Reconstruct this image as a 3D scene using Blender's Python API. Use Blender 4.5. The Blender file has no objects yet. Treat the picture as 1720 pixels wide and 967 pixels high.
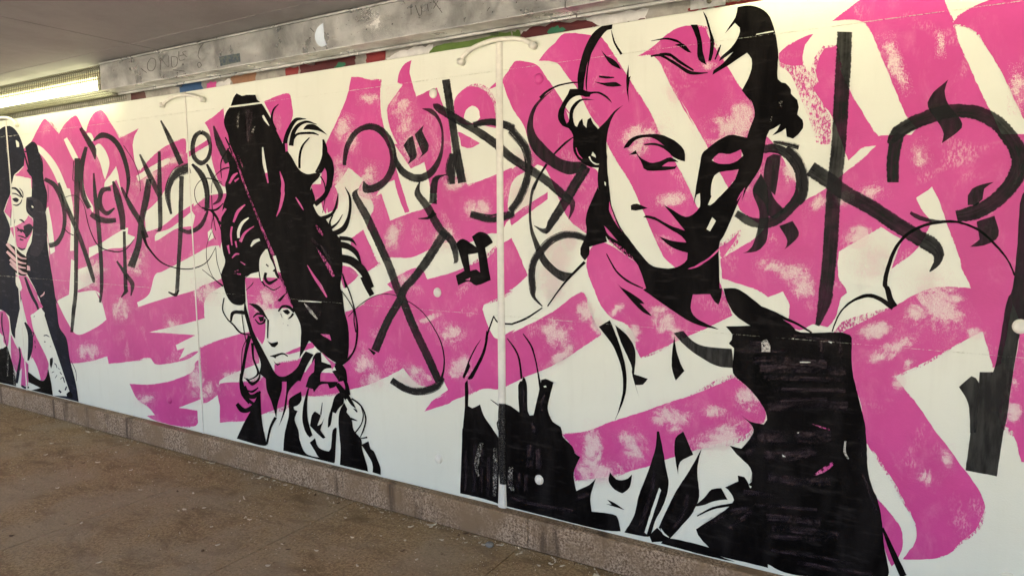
import bpy, bmesh, math, random
from mathutils import Matrix, Vector, noise
from mathutils.geometry import delaunay_2d_cdt
scene=bpy.context.scene; col=scene.collection
R=math.radians
# ------------------------------------------------------------------ camera
cam=bpy.data.cameras.new('camera'); camo=bpy.data.objects.new('camera',cam); col.objects.link(camo)
cam.sensor_width=36.0; cam.lens=1163/1720*36; cam.clip_start=0.05; cam.clip_end=500
CR=[[0.857762, 0.514008, -0.006441],[-0.047361, 0.091498, 0.994678],[0.511861, -0.852892, 0.102827]]
camo.matrix_world=Matrix(((CR[0][0],CR[1][0],CR[2][0],0.0),(CR[0][1],CR[1][1],CR[2][1],-2.762),(CR[0][2],CR[1][2],CR[2][2],1.56),(0,0,0,1)))
scene.camera=camo
# ------------------------------------------------------------------ daylight outside the underpass
SUN_EL,SUN_ROT=R(55),R(15)
world=bpy.data.worlds.new('World'); scene.world=world; world.use_nodes=True
wn=world.node_tree.nodes; wl=world.node_tree.links
sky=wn.new('ShaderNodeTexSky'); sky.sky_type='NISHITA'; sky.sun_disc=False; sky.sun_elevation=SUN_EL; sky.sun_rotation=SUN_ROT; sky.dust_density=10.0; sky.ozone_density=.4; sky.air_density=.8
wl.new(sky.outputs[0],wn['Background'].inputs[0]); wn['Background'].inputs[1].default_value=0.15
sl=bpy.data.lights.new('sun','SUN'); sl.energy=.6; sl.angle=R(15); sl.color=(1,.97,.90)
so=bpy.data.objects.new('sun',sl); col.objects.link(so); so.rotation_euler=(math.pi/2-SUN_EL,0,math.pi-SUN_ROT)
vs=scene.view_settings; vs.view_transform='Standard'; vs.look='None'; vs.gamma=1.0; vs.exposure=3.56
vs.use_curve_mapping=False
TUBE=1.1          # emission of the fluorescent tubes
scene.cycles.use_denoising=True; scene.cycles.transparent_max_bounces=40; scene.cycles.max_bounces=8; scene.cycles.diffuse_bounces=5
scene.cycles.sample_clamp_indirect=6
# ------------------------------------------------------------------ materials
MATS={}
def newmat(n):
    m=bpy.data.materials.new(n); m.use_nodes=True; nt=m.node_tree
    return m,nt,nt.nodes,nt.links,nt.nodes['Principled BSDF']
def noise_n(N,L,vec,scale,detail=4,rough=.6,dist=0):
    t=N.new('ShaderNodeTexNoise'); t.inputs['Scale'].default_value=scale; t.inputs['Detail'].default_value=detail; t.inputs['Roughness'].default_value=rough; t.inputs['Distortion'].default_value=dist
    if vec is not None: L.new(vec,t.inputs['Vector'])
    return t.outputs['Fac']
def ramp(N,L,fac,a,b,lo=0.0,hi=1.0):
    m=N.new('ShaderNodeMapRange'); m.interpolation_type='SMOOTHSTEP'; m.clamp=True
    L.new(fac,m.inputs['Value']); m.inputs['From Min'].default_value=a; m.inputs['From Max'].default_value=b; m.inputs['To Min'].default_value=lo; m.inputs['To Max'].default_value=hi
    return m.outputs['Result']
def mixc(N,L,fac,c1,c2):
    m=N.new('ShaderNodeMix'); m.data_type='RGBA'
    for i,c in ((6,c1),(7,c2)):
        if isinstance(c,tuple): m.inputs[i].default_value=(*c,1)
        else: L.new(c,m.inputs[i])
    if isinstance(fac,float): m.inputs[0].default_value=fac
    else: L.new(fac,m.inputs[0])
    return m.outputs[2]
def mathn(N,L,op,a,b):
    m=N.new('ShaderNodeMath'); m.operation=op
    for i,v in ((0,a),(1,b)):
        if isinstance(v,(int,float)): m.inputs[i].default_value=v
        else: L.new(v,m.inputs[i])
    return m.outputs[0]
def posn(N): return N.new('ShaderNodeNewGeometry').outputs['Position']
def mapv(N,L,vec,sc,rot=(0,0,0)):
    m=N.new('ShaderNodeMapping'); L.new(vec,m.inputs['Vector']); m.inputs['Scale'].default_value=sc; m.inputs['Rotation'].default_value=rot
    return m.outputs[0]
def bump(N,L,P,h,strength,dist=.002):
    b=N.new('ShaderNodeBump'); b.inputs['Strength'].default_value=strength; b.inputs['Distance'].default_value=dist
    L.new(h,b.inputs['Height']); L.new(b.outputs[0],P.inputs['Normal'])
def stipple(N,L,P,strength=.35):
    p=posn(N); a=noise_n(N,L,p,170,3,.6); b=noise_n(N,L,p,16,3,.5)
    bump(N,L,P,mathn(N,L,'ADD',a,mathn(N,L,'MULTIPLY',b,2.2)),strength)
    return p
def alpha_out(m,nt,N,L,P,alpha):
    # paint film broken up as sub-millimetre stipple: a share of the surface equal to alpha is covered
    g=noise_n(N,L,posn(N),620,0,.5)
    cov=step(N,L,ramp_lin(N,L,alpha,.27,.73),mathn(N,L,'SUBTRACT',1.0,g),.012)
    t=N.new('ShaderNodeBsdfTransparent'); x=N.new('ShaderNodeMixShader')
    L.new(cov,x.inputs[0]); L.new(t.outputs[0],x.inputs[1]); L.new(P.outputs[0],x.inputs[2])
    L.new(x.outputs[0],N['Material Output'].inputs['Surface'])
def alpha_film(m,nt,N,L,P,alpha):
    # even translucent film of marker ink
    t=N.new('ShaderNodeBsdfTransparent'); x=N.new('ShaderNodeMixShader')
    L.new(alpha,x.inputs[0]); L.new(t.outputs[0],x.inputs[1]); L.new(P.outputs[0],x.inputs[2])
    L.new(x.outputs[0],N['Material Output'].inputs['Surface'])
def ramp_lin(N,L,fac,lo,hi):
    m=N.new('ShaderNodeMapRange'); m.clamp=True; L.new(fac,m.inputs['Value']); m.inputs['To Min'].default_value=lo; m.inputs['To Max'].default_value=hi
    return m.outputs['Result']
def step(N,L,a,b,w=.03):
    # crisp speckle: where a exceeds b the paint is there, elsewhere it is not
    return ramp(N,L,mathn(N,L,'SUBTRACT',a,b),-w,w)
def setp(P,c=None,r=.5,s=.5,metal=0.0):
    if c is not None: P.inputs['Base Color'].default_value=(*c,1)
    P.inputs['Roughness'].default_value=r; P.inputs['Specular IOR Level'].default_value=s; P.inputs['Metallic'].default_value=metal
CREAM=(.73,.75,.63)
PINK1=(.59,.058,.275); PINK2=(.51,.043,.225)
def m_cream():
    m,nt,N,L,P=newmat('cream wall paint'); setp(P,CREAM,.5,.4); p=stipple(N,L,P,.4)
    f=ramp(N,L,noise_n(N,L,p,1.3,5,.6),.35,.7); g=ramp(N,L,noise_n(N,L,mapv(N,L,p,(9,9,1.2)),2,4,.6),.5,.8,0,.35)
    c=mixc(N,L,f,CREAM,(.695,.712,.59)); L.new(mixc(N,L,g,c,(.62,.63,.51)),P.inputs['Base Color']); return m
def m_pink(dry=False):
    m,nt,N,L,P=newmat('pink paint dry' if dry else 'pink paint'); setp(P,PINK1,.45,.35); p=stipple(N,L,P,.4)
    fine=noise_n(N,L,mapv(N,L,p,(1,1,.45),(0,R(-30),0)),150,4,.75)
    mid=noise_n(N,L,mapv(N,L,p,(1,1,.5),(0,R(-32),0)),9,6,.7,.5)
    c=mixc(N,L,ramp(N,L,noise_n(N,L,mapv(N,L,p,(1,1,1),(0,R(35),0)),2.4,5,.65),.32,.68),PINK1,PINK2)
    c=mixc(N,L,ramp(N,L,mid,.50,.80,0,.42),c,(.72,.27,.42))
    c=mixc(N,L,mathn(N,L,'MULTIPLY',ramp(N,L,noise_n(N,L,p,5,4,.6,.6),.54,.70),ramp(N,L,fine,.44,.60,0,.55)),c,(.73,.50,.52))
    L.new(c,P.inputs['Base Color'])
    if dry: alpha_out(m,nt,N,L,P,step(N,L,fine,mathn(N,L,'ADD',mathn(N,L,'MULTIPLY',mid,.5),.27)))
    return m
def m_worn():
    m,nt,N,L,P=newmat('bare roller marks'); setp(P,CREAM,.5,.4); p=stipple(N,L,P,.5)
    uv=N.new('ShaderNodeUVMap').outputs[0]
    ln=N.new('ShaderNodeVectorMath'); ln.operation='LENGTH'; L.new(uv,ln.inputs[0])
    big=noise_n(N,L,p,10,6,.68,1.2); fine=noise_n(N,L,mapv(N,L,p,(1,1,.5),(0,R(-30),0)),90,5,.8); stk=noise_n(N,L,mapv(N,L,p,(.35,1,1.6),(0,R(20),0)),26,4,.6)
    e=mathn(N,L,'ADD',mathn(N,L,'MULTIPLY',big,1.5),mathn(N,L,'ADD',mathn(N,L,'MULTIPLY',fine,.55),mathn(N,L,'MULTIPLY',stk,.5)))
    v=mathn(N,L,'SUBTRACT',e,mathn(N,L,'MULTIPLY',ln.outputs['Value'],.34))
    a=mathn(N,L,'MULTIPLY',ramp(N,L,v,.76,1.30,0,.72),ramp(N,L,ln.outputs['Value'],.80,1.29,1,0))
    L.new(mixc(N,L,ramp(N,L,v,.75,1.15),(.69,.37,.45),(.73,.62,.57)),P.inputs['Base Color'])
    alpha_out(m,nt,N,L,P,a); return m
def m_ink(name,c1,c2,rough=.42):
    m,nt,N,L,P=newmat(name); setp(P,c1,rough,.035); p=stipple(N,L,P,.45)
    f=ramp(N,L,noise_n(N,L,mapv(N,L,p,(1,1,.3),(0,R(18),0)),9,5,.6,.4),.40,.75)
    st=ramp(N,L,noise_n(N,L,mapv(N,L,p,(.25,1,1),(0,R(-6),0)),34,4,.55),.52,.74,0,.7)
    c=mixc(N,L,st,mixc(N,L,f,c1,c2),tuple(x*1.7 for x in c2)); L.new(c,P.inputs['Base Color']); L.new(ramp(N,L,f,0,1,rough,rough+.2),P.inputs['Roughness'])
    return m
def m_wash(kind):
    m,nt,N,L,P=newmat('black marker '+kind); setp(P,(.009,.008,.008),.5,.14); p=stipple(N,L,P,.4)
    fine=noise_n(N,L,p,140,3,.7)
    if kind=='poly':
        s=noise_n(N,L,mapv(N,L,p,(1,1,.18),(0,R(8),0)),38,4,.6); a=ramp(N,L,s,.30,.65,.79,.92)
        a=mathn(N,L,'MULTIPLY',a,ramp(N,L,fine,.22,.27,.5,1))
    else:
        uv=N.new('ShaderNodeUVMap').outputs[0]; sp=N.new('ShaderNodeSeparateXYZ'); L.new(uv,sp.inputs[0])
        edge=mathn(N,L,'ABSOLUTE',mathn(N,L,'SUBTRACT',sp.outputs[0],.5),0)
        s=noise_n(N,L,mapv(N,L,uv,(5,3.0,1)),1.0,5,.7); big=noise_n(N,L,p,6,4,.6)
        if kind=='stroke':
            a=ramp(N,L,s,.32,.70,.77,.88); a=mathn(N,L,'ADD',a,ramp(N,L,big,.34,.62,-.06,.12))
            hole=mathn(N,L,'ADD',fine,mathn(N,L,'MULTIPLY',mathn(N,L,'SUBTRACT',big,.5),.5)); a=mathn(N,L,'MULTIPLY',a,ramp(N,L,hole,.22,.28,.3,1))
            er=mathn(N,L,'ADD',edge,mathn(N,L,'MULTIPLY',mathn(N,L,'SUBTRACT',fine,.5),.30)); a=mathn(N,L,'MULTIPLY',a,ramp(N,L,er,.45,.50,1,0))
        else:
            q=mathn(N,L,'ADD',mathn(N,L,'MULTIPLY',s,.55),mathn(N,L,'MULTIPLY',noise_n(N,L,mapv(N,L,uv,(22,12,1)),1.0,5,.8),.55)); q=mathn(N,L,'ADD',q,mathn(N,L,'MULTIPLY',fine,.25))
            q=mathn(N,L,'SUBTRACT',q,mathn(N,L,'MULTIPLY',edge,.34)); a=ramp(N,L,q,.43,.56,0,.97)
    alpha_film(m,nt,N,L,P,a); return m
def m_band():
    m,nt,N,L,P=newmat('lighter marker band'); setp(P,(.036,.025,.027),.5,.06); p=stipple(N,L,P,.4)
    uv=N.new('ShaderNodeUVMap').outputs[0]; sp=N.new('ShaderNodeSeparateXYZ'); L.new(uv,sp.inputs[0])
    edge=mathn(N,L,'ABSOLUTE',mathn(N,L,'SUBTRACT',sp.outputs[0],.5),0)
    a=mathn(N,L,'MULTIPLY',ramp(N,L,noise_n(N,L,mapv(N,L,uv,(4,5,1)),1.0,5,.7),.32,.62,.15,.95),ramp(N,L,mathn(N,L,'ADD',edge,mathn(N,L,'MULTIPLY',mathn(N,L,'SUBTRACT',noise_n(N,L,p,60,4,.7),.5),.5)),.30,.52,1,0))
    a=mathn(N,L,'MULTIPLY',a,ramp(N,L,noise_n(N,L,p,16,4,.6),.36,.56,.1,1))
    alpha_film(m,nt,N,L,P,a); return m
def m_wornribbon(name,c,lo):
    m,nt,N,L,P=newmat(name); setp(P,c,.5,.3); p=stipple(N,L,P,.4)
    f=noise_n(N,L,p,130,5,.8); b=noise_n(N,L,p,20,3,.6)
    a=step(N,L,mathn(N,L,'ADD',f,mathn(N,L,'MULTIPLY',mathn(N,L,'SUBTRACT',b,.5),.5)),.52-lo*.5); alpha_out(m,nt,N,L,P,a); return m
def m_flat(name,c,r=.5,s=.4,metal=0.0,var=.25,scale=14,bs=.2,bscale=90):
    m,nt,N,L,P=newmat(name); setp(P,c,r,s,metal); p=posn(N)
    f=ramp(N,L,noise_n(N,L,p,scale,5,.65),.3,.72); L.new(mixc(N,L,f,c,tuple(x*(1-var) for x in c)),P.inputs['Base Color'])
    bump(N,L,P,noise_n(N,L,p,bscale,4,.6),bs); return m
def m_curb():
    m,nt,N,L,P=newmat('speckled kerb stone'); setp(P,None,.8,.25); p=posn(N)
    sp=noise_n(N,L,p,95,4,.8); blot=noise_n(N,L,p,5,5,.65)
    c=mixc(N,L,ramp(N,L,sp,.38,.62),(.115,.070,.037),(.50,.36,.235)); c=mixc(N,L,ramp(N,L,blot,.38,.66),c,(.235,.152,.082))
    st=ramp(N,L,noise_n(N,L,mapv(N,L,p,(1,1,.12)),8,5,.65),.54,.68,0,.8); c=mixc(N,L,st,c,(.075,.047,.028))
    L.new(c,P.inputs['Base Color']); bump(N,L,P,sp,.5,.004); return m
def m_floor():
    m,nt,N,L,P=newmat('dirty brown floor'); setp(P,None,.78,.2); p=posn(N)
    sp=noise_n(N,L,p,70,6,.82); mid=noise_n(N,L,mapv(N,L,p,(.7,1.2,1),(0,0,R(25))),6,7,.75,.5); big=noise_n(N,L,p,1.3,6,.65,.4)
    c=mixc(N,L,ramp(N,L,sp,.34,.66),(.19,.125,.058),(.47,.335,.175)); c=mixc(N,L,ramp(N,L,mid,.44,.68,0,.85),c,(.16,.10,.044)); c=mixc(N,L,ramp(N,L,big,.42,.62,0,.55),c,(.36,.29,.19))
    c=mixc(N,L,ramp(N,L,noise_n(N,L,p,26,5,.75),.58,.68,0,.7),c,(.115,.072,.036)); c=mixc(N,L,ramp(N,L,noise_n(N,L,p,40,4,.7),.60,.72,0,.5),c,(.52,.40,.25))
    gr=ramp(N,L,noise_n(N,L,p,210,2,.6),.66,.72,0,.75); c=mixc(N,L,gr,c,(.58,.47,.32))
    L.new(c,P.inputs['Base Color']); bump(N,L,P,mathn(N,L,'ADD',sp,mathn(N,L,'MULTIPLY',mid,1.8)),.8,.006); return m
def m_ceiling():
    m,nt,N,L,P=newmat('painted concrete ceiling'); setp(P,None,.65,.3); p=posn(N)
    c=mixc(N,L,ramp(N,L,noise_n(N,L,p,2.2,6,.65),.36,.68),(.262,.252,.245),(.21,.20,.195)); c=mixc(N,L,ramp(N,L,noise_n(N,L,p,55,3,.7),.55,.75,0,.3),c,(.21,.19,.17))
    L.new(c,P.inputs['Base Color']); bump(N,L,P,noise_n(N,L,p,40,5,.65),.25,.004); return m
def m_metal():
    m,nt,N,L,P=newmat('galvanised sheet'); setp(P,None,.36,.5,.8); p=posn(N)
    c=mixc(N,L,ramp(N,L,noise_n(N,L,p,4,6,.7,.5),.34,.70),(.50,.505,.48),(.27,.275,.26))
    dirt=ramp(N,L,noise_n(N,L,mapv(N,L,p,(1,1,4)),11,5,.7),.56,.78,0,.55); c=mixc(N,L,dirt,c,(.22,.19,.155))
    sp=ramp(N,L,noise_n(N,L,p,120,2,.5),.70,.76,0,.8); c=mixc(N,L,sp,c,(.10,.085,.07))
    L.new(c,P.inputs['Base Color']); L.new(ramp(N,L,noise_n(N,L,p,9,4,.6),.3,.7,.24,.50),P.inputs['Roughness']); bump(N,L,P,mathn(N,L,'ADD',noise_n(N,L,p,18,3,.5),mathn(N,L,'MULTIPLY',noise_n(N,L,mapv(N,L,p,(1,1,.4)),2.5,3,.5),6.0)),.22,.004); return m
def m_emit():
    m,nt,N,L,P=newmat('lit fluorescent tube'); setp(P,(.9,.9,.85),.3,.3)
    P.inputs['Emission Color'].default_value=(1,.985,.60,1); P.inputs['Emission Strength'].default_value=TUBE; return m
def m_chalk():
    m,nt,N,L,P=newmat('chalky smear'); setp(P,(.72,.71,.67),.7,.2); p=posn(N)
    uv=N.new('ShaderNodeUVMap').outputs[0]; ln=N.new('ShaderNodeVectorMath'); ln.operation='LENGTH'; L.new(uv,ln.inputs[0])
    v=mathn(N,L,'SUBTRACT',noise_n(N,L,p,32,6,.75,1.2),mathn(N,L,'MULTIPLY',ln.outputs['Value'],.22))
    alpha_out(m,nt,N,L,P,ramp(N,L,v,.34,.52,0,.9)); return m
def m_photo():
    m,nt,N,L,P=newmat('picture sticker'); setp(P,None,.4,.5); p=posn(N)
    c=mixc(N,L,ramp(N,L,noise_n(N,L,p,60,3,.6),.4,.6),(.02,.04,.07),(.09,.11,.09)); L.new(c,P.inputs['Base Color']); return m
BUILD=dict(cream=m_cream,pink=m_pink,pinkdry=lambda:m_pink(True),worn=m_worn,
 ink=lambda:m_ink('black paint',(.0022,.0018,.0018),(.013,.0112,.0105),.5),inkblue=lambda:m_ink('blue black paint',(.010,.011,.018),(.024,.026,.038),.5),inklight=m_band,
 wash=lambda:m_wash('stroke'),washp=lambda:m_wash('poly'),dry=lambda:m_wash('dry'),worncream=lambda:m_wornribbon('worn cream',(.40,.385,.32),-.08),wornlight=lambda:m_wornribbon('worn light',(.50,.48,.42),.15),
 inkshade=lambda:m_ink('grey wash paint',(.032,.030,.040),(.055,.052,.064),.6),pinkpale=lambda:m_flat('pale pink paint',(.70,.42,.43),.5),wornblack=lambda:m_wornribbon('worn black',(.004,.0035,.0035),.34),ridge=lambda:m_wornribbon('cream ridge',(.62,.63,.51),.0),curb=m_curb,floor=m_floor,ceiling=m_ceiling,metal=m_metal,emit=m_emit,chalk=m_chalk,photopaper=m_photo,
 palepaper=lambda:m_flat('pale blue paper',(.55,.63,.70),.6,.3,0,.15),scrawl=lambda:m_wornribbon('scrawl ink',(.06,.055,.05),.35),
 old=lambda:m_flat('old dirty wall paint',(.42,.40,.35),.6,.3,0,.45,9),dark_red=lambda:m_flat('dark red spray paint',(.10,.012,.014),.5),red=lambda:m_flat('red spray paint',(.26,.025,.025),.5),blue=lambda:m_flat('blue spray paint',(.025,.09,.22),.5),
 orange=lambda:m_flat('orange spray paint',(.34,.17,.09),.5),white=lambda:m_flat('white spray paint',(.75,.74,.70),.5),green=lambda:m_flat('green spray paint',(.02,.16,.08),.5),leaf_green=lambda:m_flat('leaf green spray paint',(.11,.19,.03),.5),grey_green=lambda:m_flat('grey green spray paint',(.30,.30,.25),.5),
 housing=lambda:m_flat('lamp housing enamel',(.56,.53,.34),.45),wire=lambda:m_flat('zinc wire',(.16,.15,.11),.4,.5,.8),conc=lambda:m_flat('bare concrete',(.40,.38,.34),.8,.2,0,.25,6,.3,50),
 stripw=lambda:m_flat('cream joint filler',(.76,.745,.64),.45,.4,0,.12,30,.35,60),leafm=lambda:m_flat('pale dry leaf',(.80,.70,.50),.7,.2,0,.5,40),leafd=lambda:m_flat('brown dry leaf',(.16,.10,.055),.7,.2,0,.4,40),stone=lambda:m_flat('grey pebble',(.24,.23,.20),.7,.3,0,.4,60),ground=lambda:m_flat('outdoor paving',(.45,.425,.35),.8,.2,0,.3,3))
def M(k):
    if k not in MATS: MATS[k]=BUILD[k]()
    return MATS[k]
# ------------------------------------------------------------------ object helpers
def link(name,me,parent=None,mat=None):
    o=bpy.data.objects.new(name,me); col.objects.link(o)
    if mat: me.materials.append(M(mat))
    if parent is not None: o.parent=parent
    return o
def tag(o,label=None,cat=None,group=None,kind=None):
    for k,v in (('label',label),('category',cat),('group',group),('kind',kind)):
        if v: o[k]=v
    return o
def empty(name,loc=(0,0,0)):
    o=bpy.data.objects.new(name,None); col.objects.link(o); o.location=loc; o.empty_display_size=.1; return o
def mesh(verts,faces,name='mesh',uvs=None,smooth=False):
    me=bpy.data.meshes.new(name); me.from_pydata(verts,[],faces)
    if uvs:
        l=me.uv_layers.new(name='UVMap')
        for lp in me.loops: l.data[lp.index].uv=uvs[lp.vertex_index]
    if smooth:
        for p in me.polygons: p.use_smooth=True
    me.update(); return me
def box(x0,x1,y0,y1,z0,z1,bev=0.0):
    bm=bmesh.new(); bmesh.ops.create_cube(bm,size=1)
    for v in bm.verts: v.co=((x0+x1)/2+v.co.x*(x1-x0),(y0+y1)/2+v.co.y*(y1-y0),(z0+z1)/2+v.co.z*(z1-z0))
    if bev: bmesh.ops.bevel(bm,geom=bm.edges[:],offset=bev,segments=2,profile=.5,affect='EDGES')
    me=bpy.data.meshes.new('box'); bm.to_mesh(me); bm.free(); return me
def tube_mesh(paths,r,n=8,cap=True):
    V=[];F=[]
    for pts in paths:
        pts=[Vector(p) for p in pts]; base=len(V)
        for i,p in enumerate(pts):
            d=(pts[min(i+1,len(pts)-1)]-pts[max(i-1,0)]).normalized()
            a=d.orthogonal().normalized() if i==0 else (a-d*a.dot(d)).normalized()
            b=d.cross(a)
            for k in range(n):
                t=2*math.pi*k/n; V.append(p+a*math.cos(t)*r+b*math.sin(t)*r)
        for i in range(len(pts)-1):
            for k in range(n): F.append((base+i*n+k,base+i*n+(k+1)%n,base+(i+1)*n+(k+1)%n,base+(i+1)*n+k))
        if cap: F.append(tuple(base+k for k in range(n))[::-1]); F.append(tuple(base+(len(pts)-1)*n+k for k in range(n)))
    return mesh([tuple(v) for v in V],F,smooth=True)
def dec(s): return [tuple(int(c)/2000.0 for c in t.split(',')) for t in s.split()]
def spline(p,closed,jit=0.0,step=.014,mx=9,rnd=random):
    N=len(p); out=[]
    def corner(i):
        if not closed and (i<=0 or i>=N-1): return True
        a,b,c=p[(i-1)%N],p[i%N],p[(i+1)%N]
        u=(b[0]-a[0],b[1]-a[1]);v=(c[0]-b[0],c[1]-b[1]); lu=math.hypot(*u);lv=math.hypot(*v)
        if lu<1e-6 or lv<1e-6: return True
        return (u[0]*v[0]+u[1]*v[1])/(lu*lv)<.55
    C=[corner(i) for i in range(N)]
    for i in range(N if closed else N-1):
        b,c=p[i],p[(i+1)%N]
        a=b if C[i] else p[(i-1)%N]; d=c if C[(i+1)%N] else p[(i+2)%N]
        ln=math.hypot(c[0]-b[0],c[1]-b[1]); n=max(1,min(mx,int(ln/step)))
        for k in range(n):
            t=k/n; q=[.5*(2*b[j]+(c[j]-a[j])*t+(2*a[j]-5*b[j]+4*c[j]-d[j])*t*t+(-a[j]+3*b[j]-3*c[j]+d[j])*t**3) for j in (0,1)]
            if jit and k: q[0]+=rnd.uniform(-jit,jit); q[1]+=rnd.uniform(-jit,jit)
            out.append(tuple(q))
    if not closed: out.append(p[-1])
    return out
def inside(pt,poly):
    x,y=pt; r=False; j=len(poly)-1
    for i in range(len(poly)):
        (xi,yi),(xj,yj)=poly[i],poly[j]
        if (yi>y)!=(yj>y) and x<(xj-xi)*(y-yi)/(yj-yi)+xi: r=not r
        j=i
    return r
def poly_mesh(outer,holes,y):
    vs=[];es=[]
    for l in [outer]+holes:
        b=len(vs); vs+=[Vector(q) for q in l]; es+=[(b+i,b+(i+1)%len(l)) for i in range(len(l))]
    v,e,f,_,_,_=delaunay_2d_cdt(vs,es,[],1,1e-6)
    F=[]
    for t in f:
        cx=sum(v[i][0] for i in t)/len(t); cz=sum(v[i][1] for i in t)/len(t)
        if any(inside((cx,cz),h) for h in holes) or not inside((cx,cz),outer): continue
        a,b,c=(v[i] for i in t[:3])
        F.append(tuple(t) if (b[0]-a[0])*(c[1]-a[1])-(b[1]-a[1])*(c[0]-a[0])>0 else tuple(reversed(t)))
    return mesh([(q[0],y,q[1]) for q in v],F)
def ribbon_mesh(Lp,Rp,y,jit=0.0,rnd=random,sub=5):
    n=len(Lp)
    def sm(p):
        out=[]
        for i in range(n-1):
            a,b,c,d=p[max(i-1,0)],p[i],p[i+1],p[min(i+2,n-1)]
            for k in range(sub):
                t=k/sub; out.append([.5*(2*b[j]+(c[j]-a[j])*t+(2*a[j]-5*b[j]+4*c[j]-d[j])*t*t+(-a[j]+3*b[j]-3*c[j]+d[j])*t**3) for j in (0,1)])
        out.append(list(p[-1])); return out
    l,r=sm(Lp),sm(Rp); V=[];U=[];F=[];s=0
    for i in range(len(l)):
        if i: s+=math.hypot((l[i][0]+r[i][0]-l[i-1][0]-r[i-1][0])/2,(l[i][1]+r[i][1]-l[i-1][1]-r[i-1][1])/2)
        for q,u in ((l[i],0.0),(r[i],1.0)):
            V.append((q[0]+rnd.uniform(-jit,jit),y-i*2e-6,q[1]+rnd.uniform(-jit,jit))); U.append((u,s+y*3000%7))
    for i in range(len(l)-1):
        a,b,c,d=2*i,2*i+1,2*i+3,2*i+2
        ar=sum(V[p][0]*V[q][2]-V[q][0]*V[p][2] for p,q in ((a,b),(b,c),(c,d),(d,a)))
        F.append((a,b,c,d) if ar>0 else (d,c,b,a))
    return mesh(V,F,uvs=U)
def quad_patch(q,y,n=1):
    V=[(p[0],y,p[1]) for p in q]; U=[(-1.3,-1.3),(1.3,-1.3),(1.3,1.3),(-1.3,1.3)]
    ar=sum(q[i][0]*q[(i+1)%4][1]-q[(i+1)%4][0]*q[i][1] for i in range(4))
    return mesh(V,[(0,1,2,3) if ar>0 else (3,2,1,0)],uvs=U)
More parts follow.
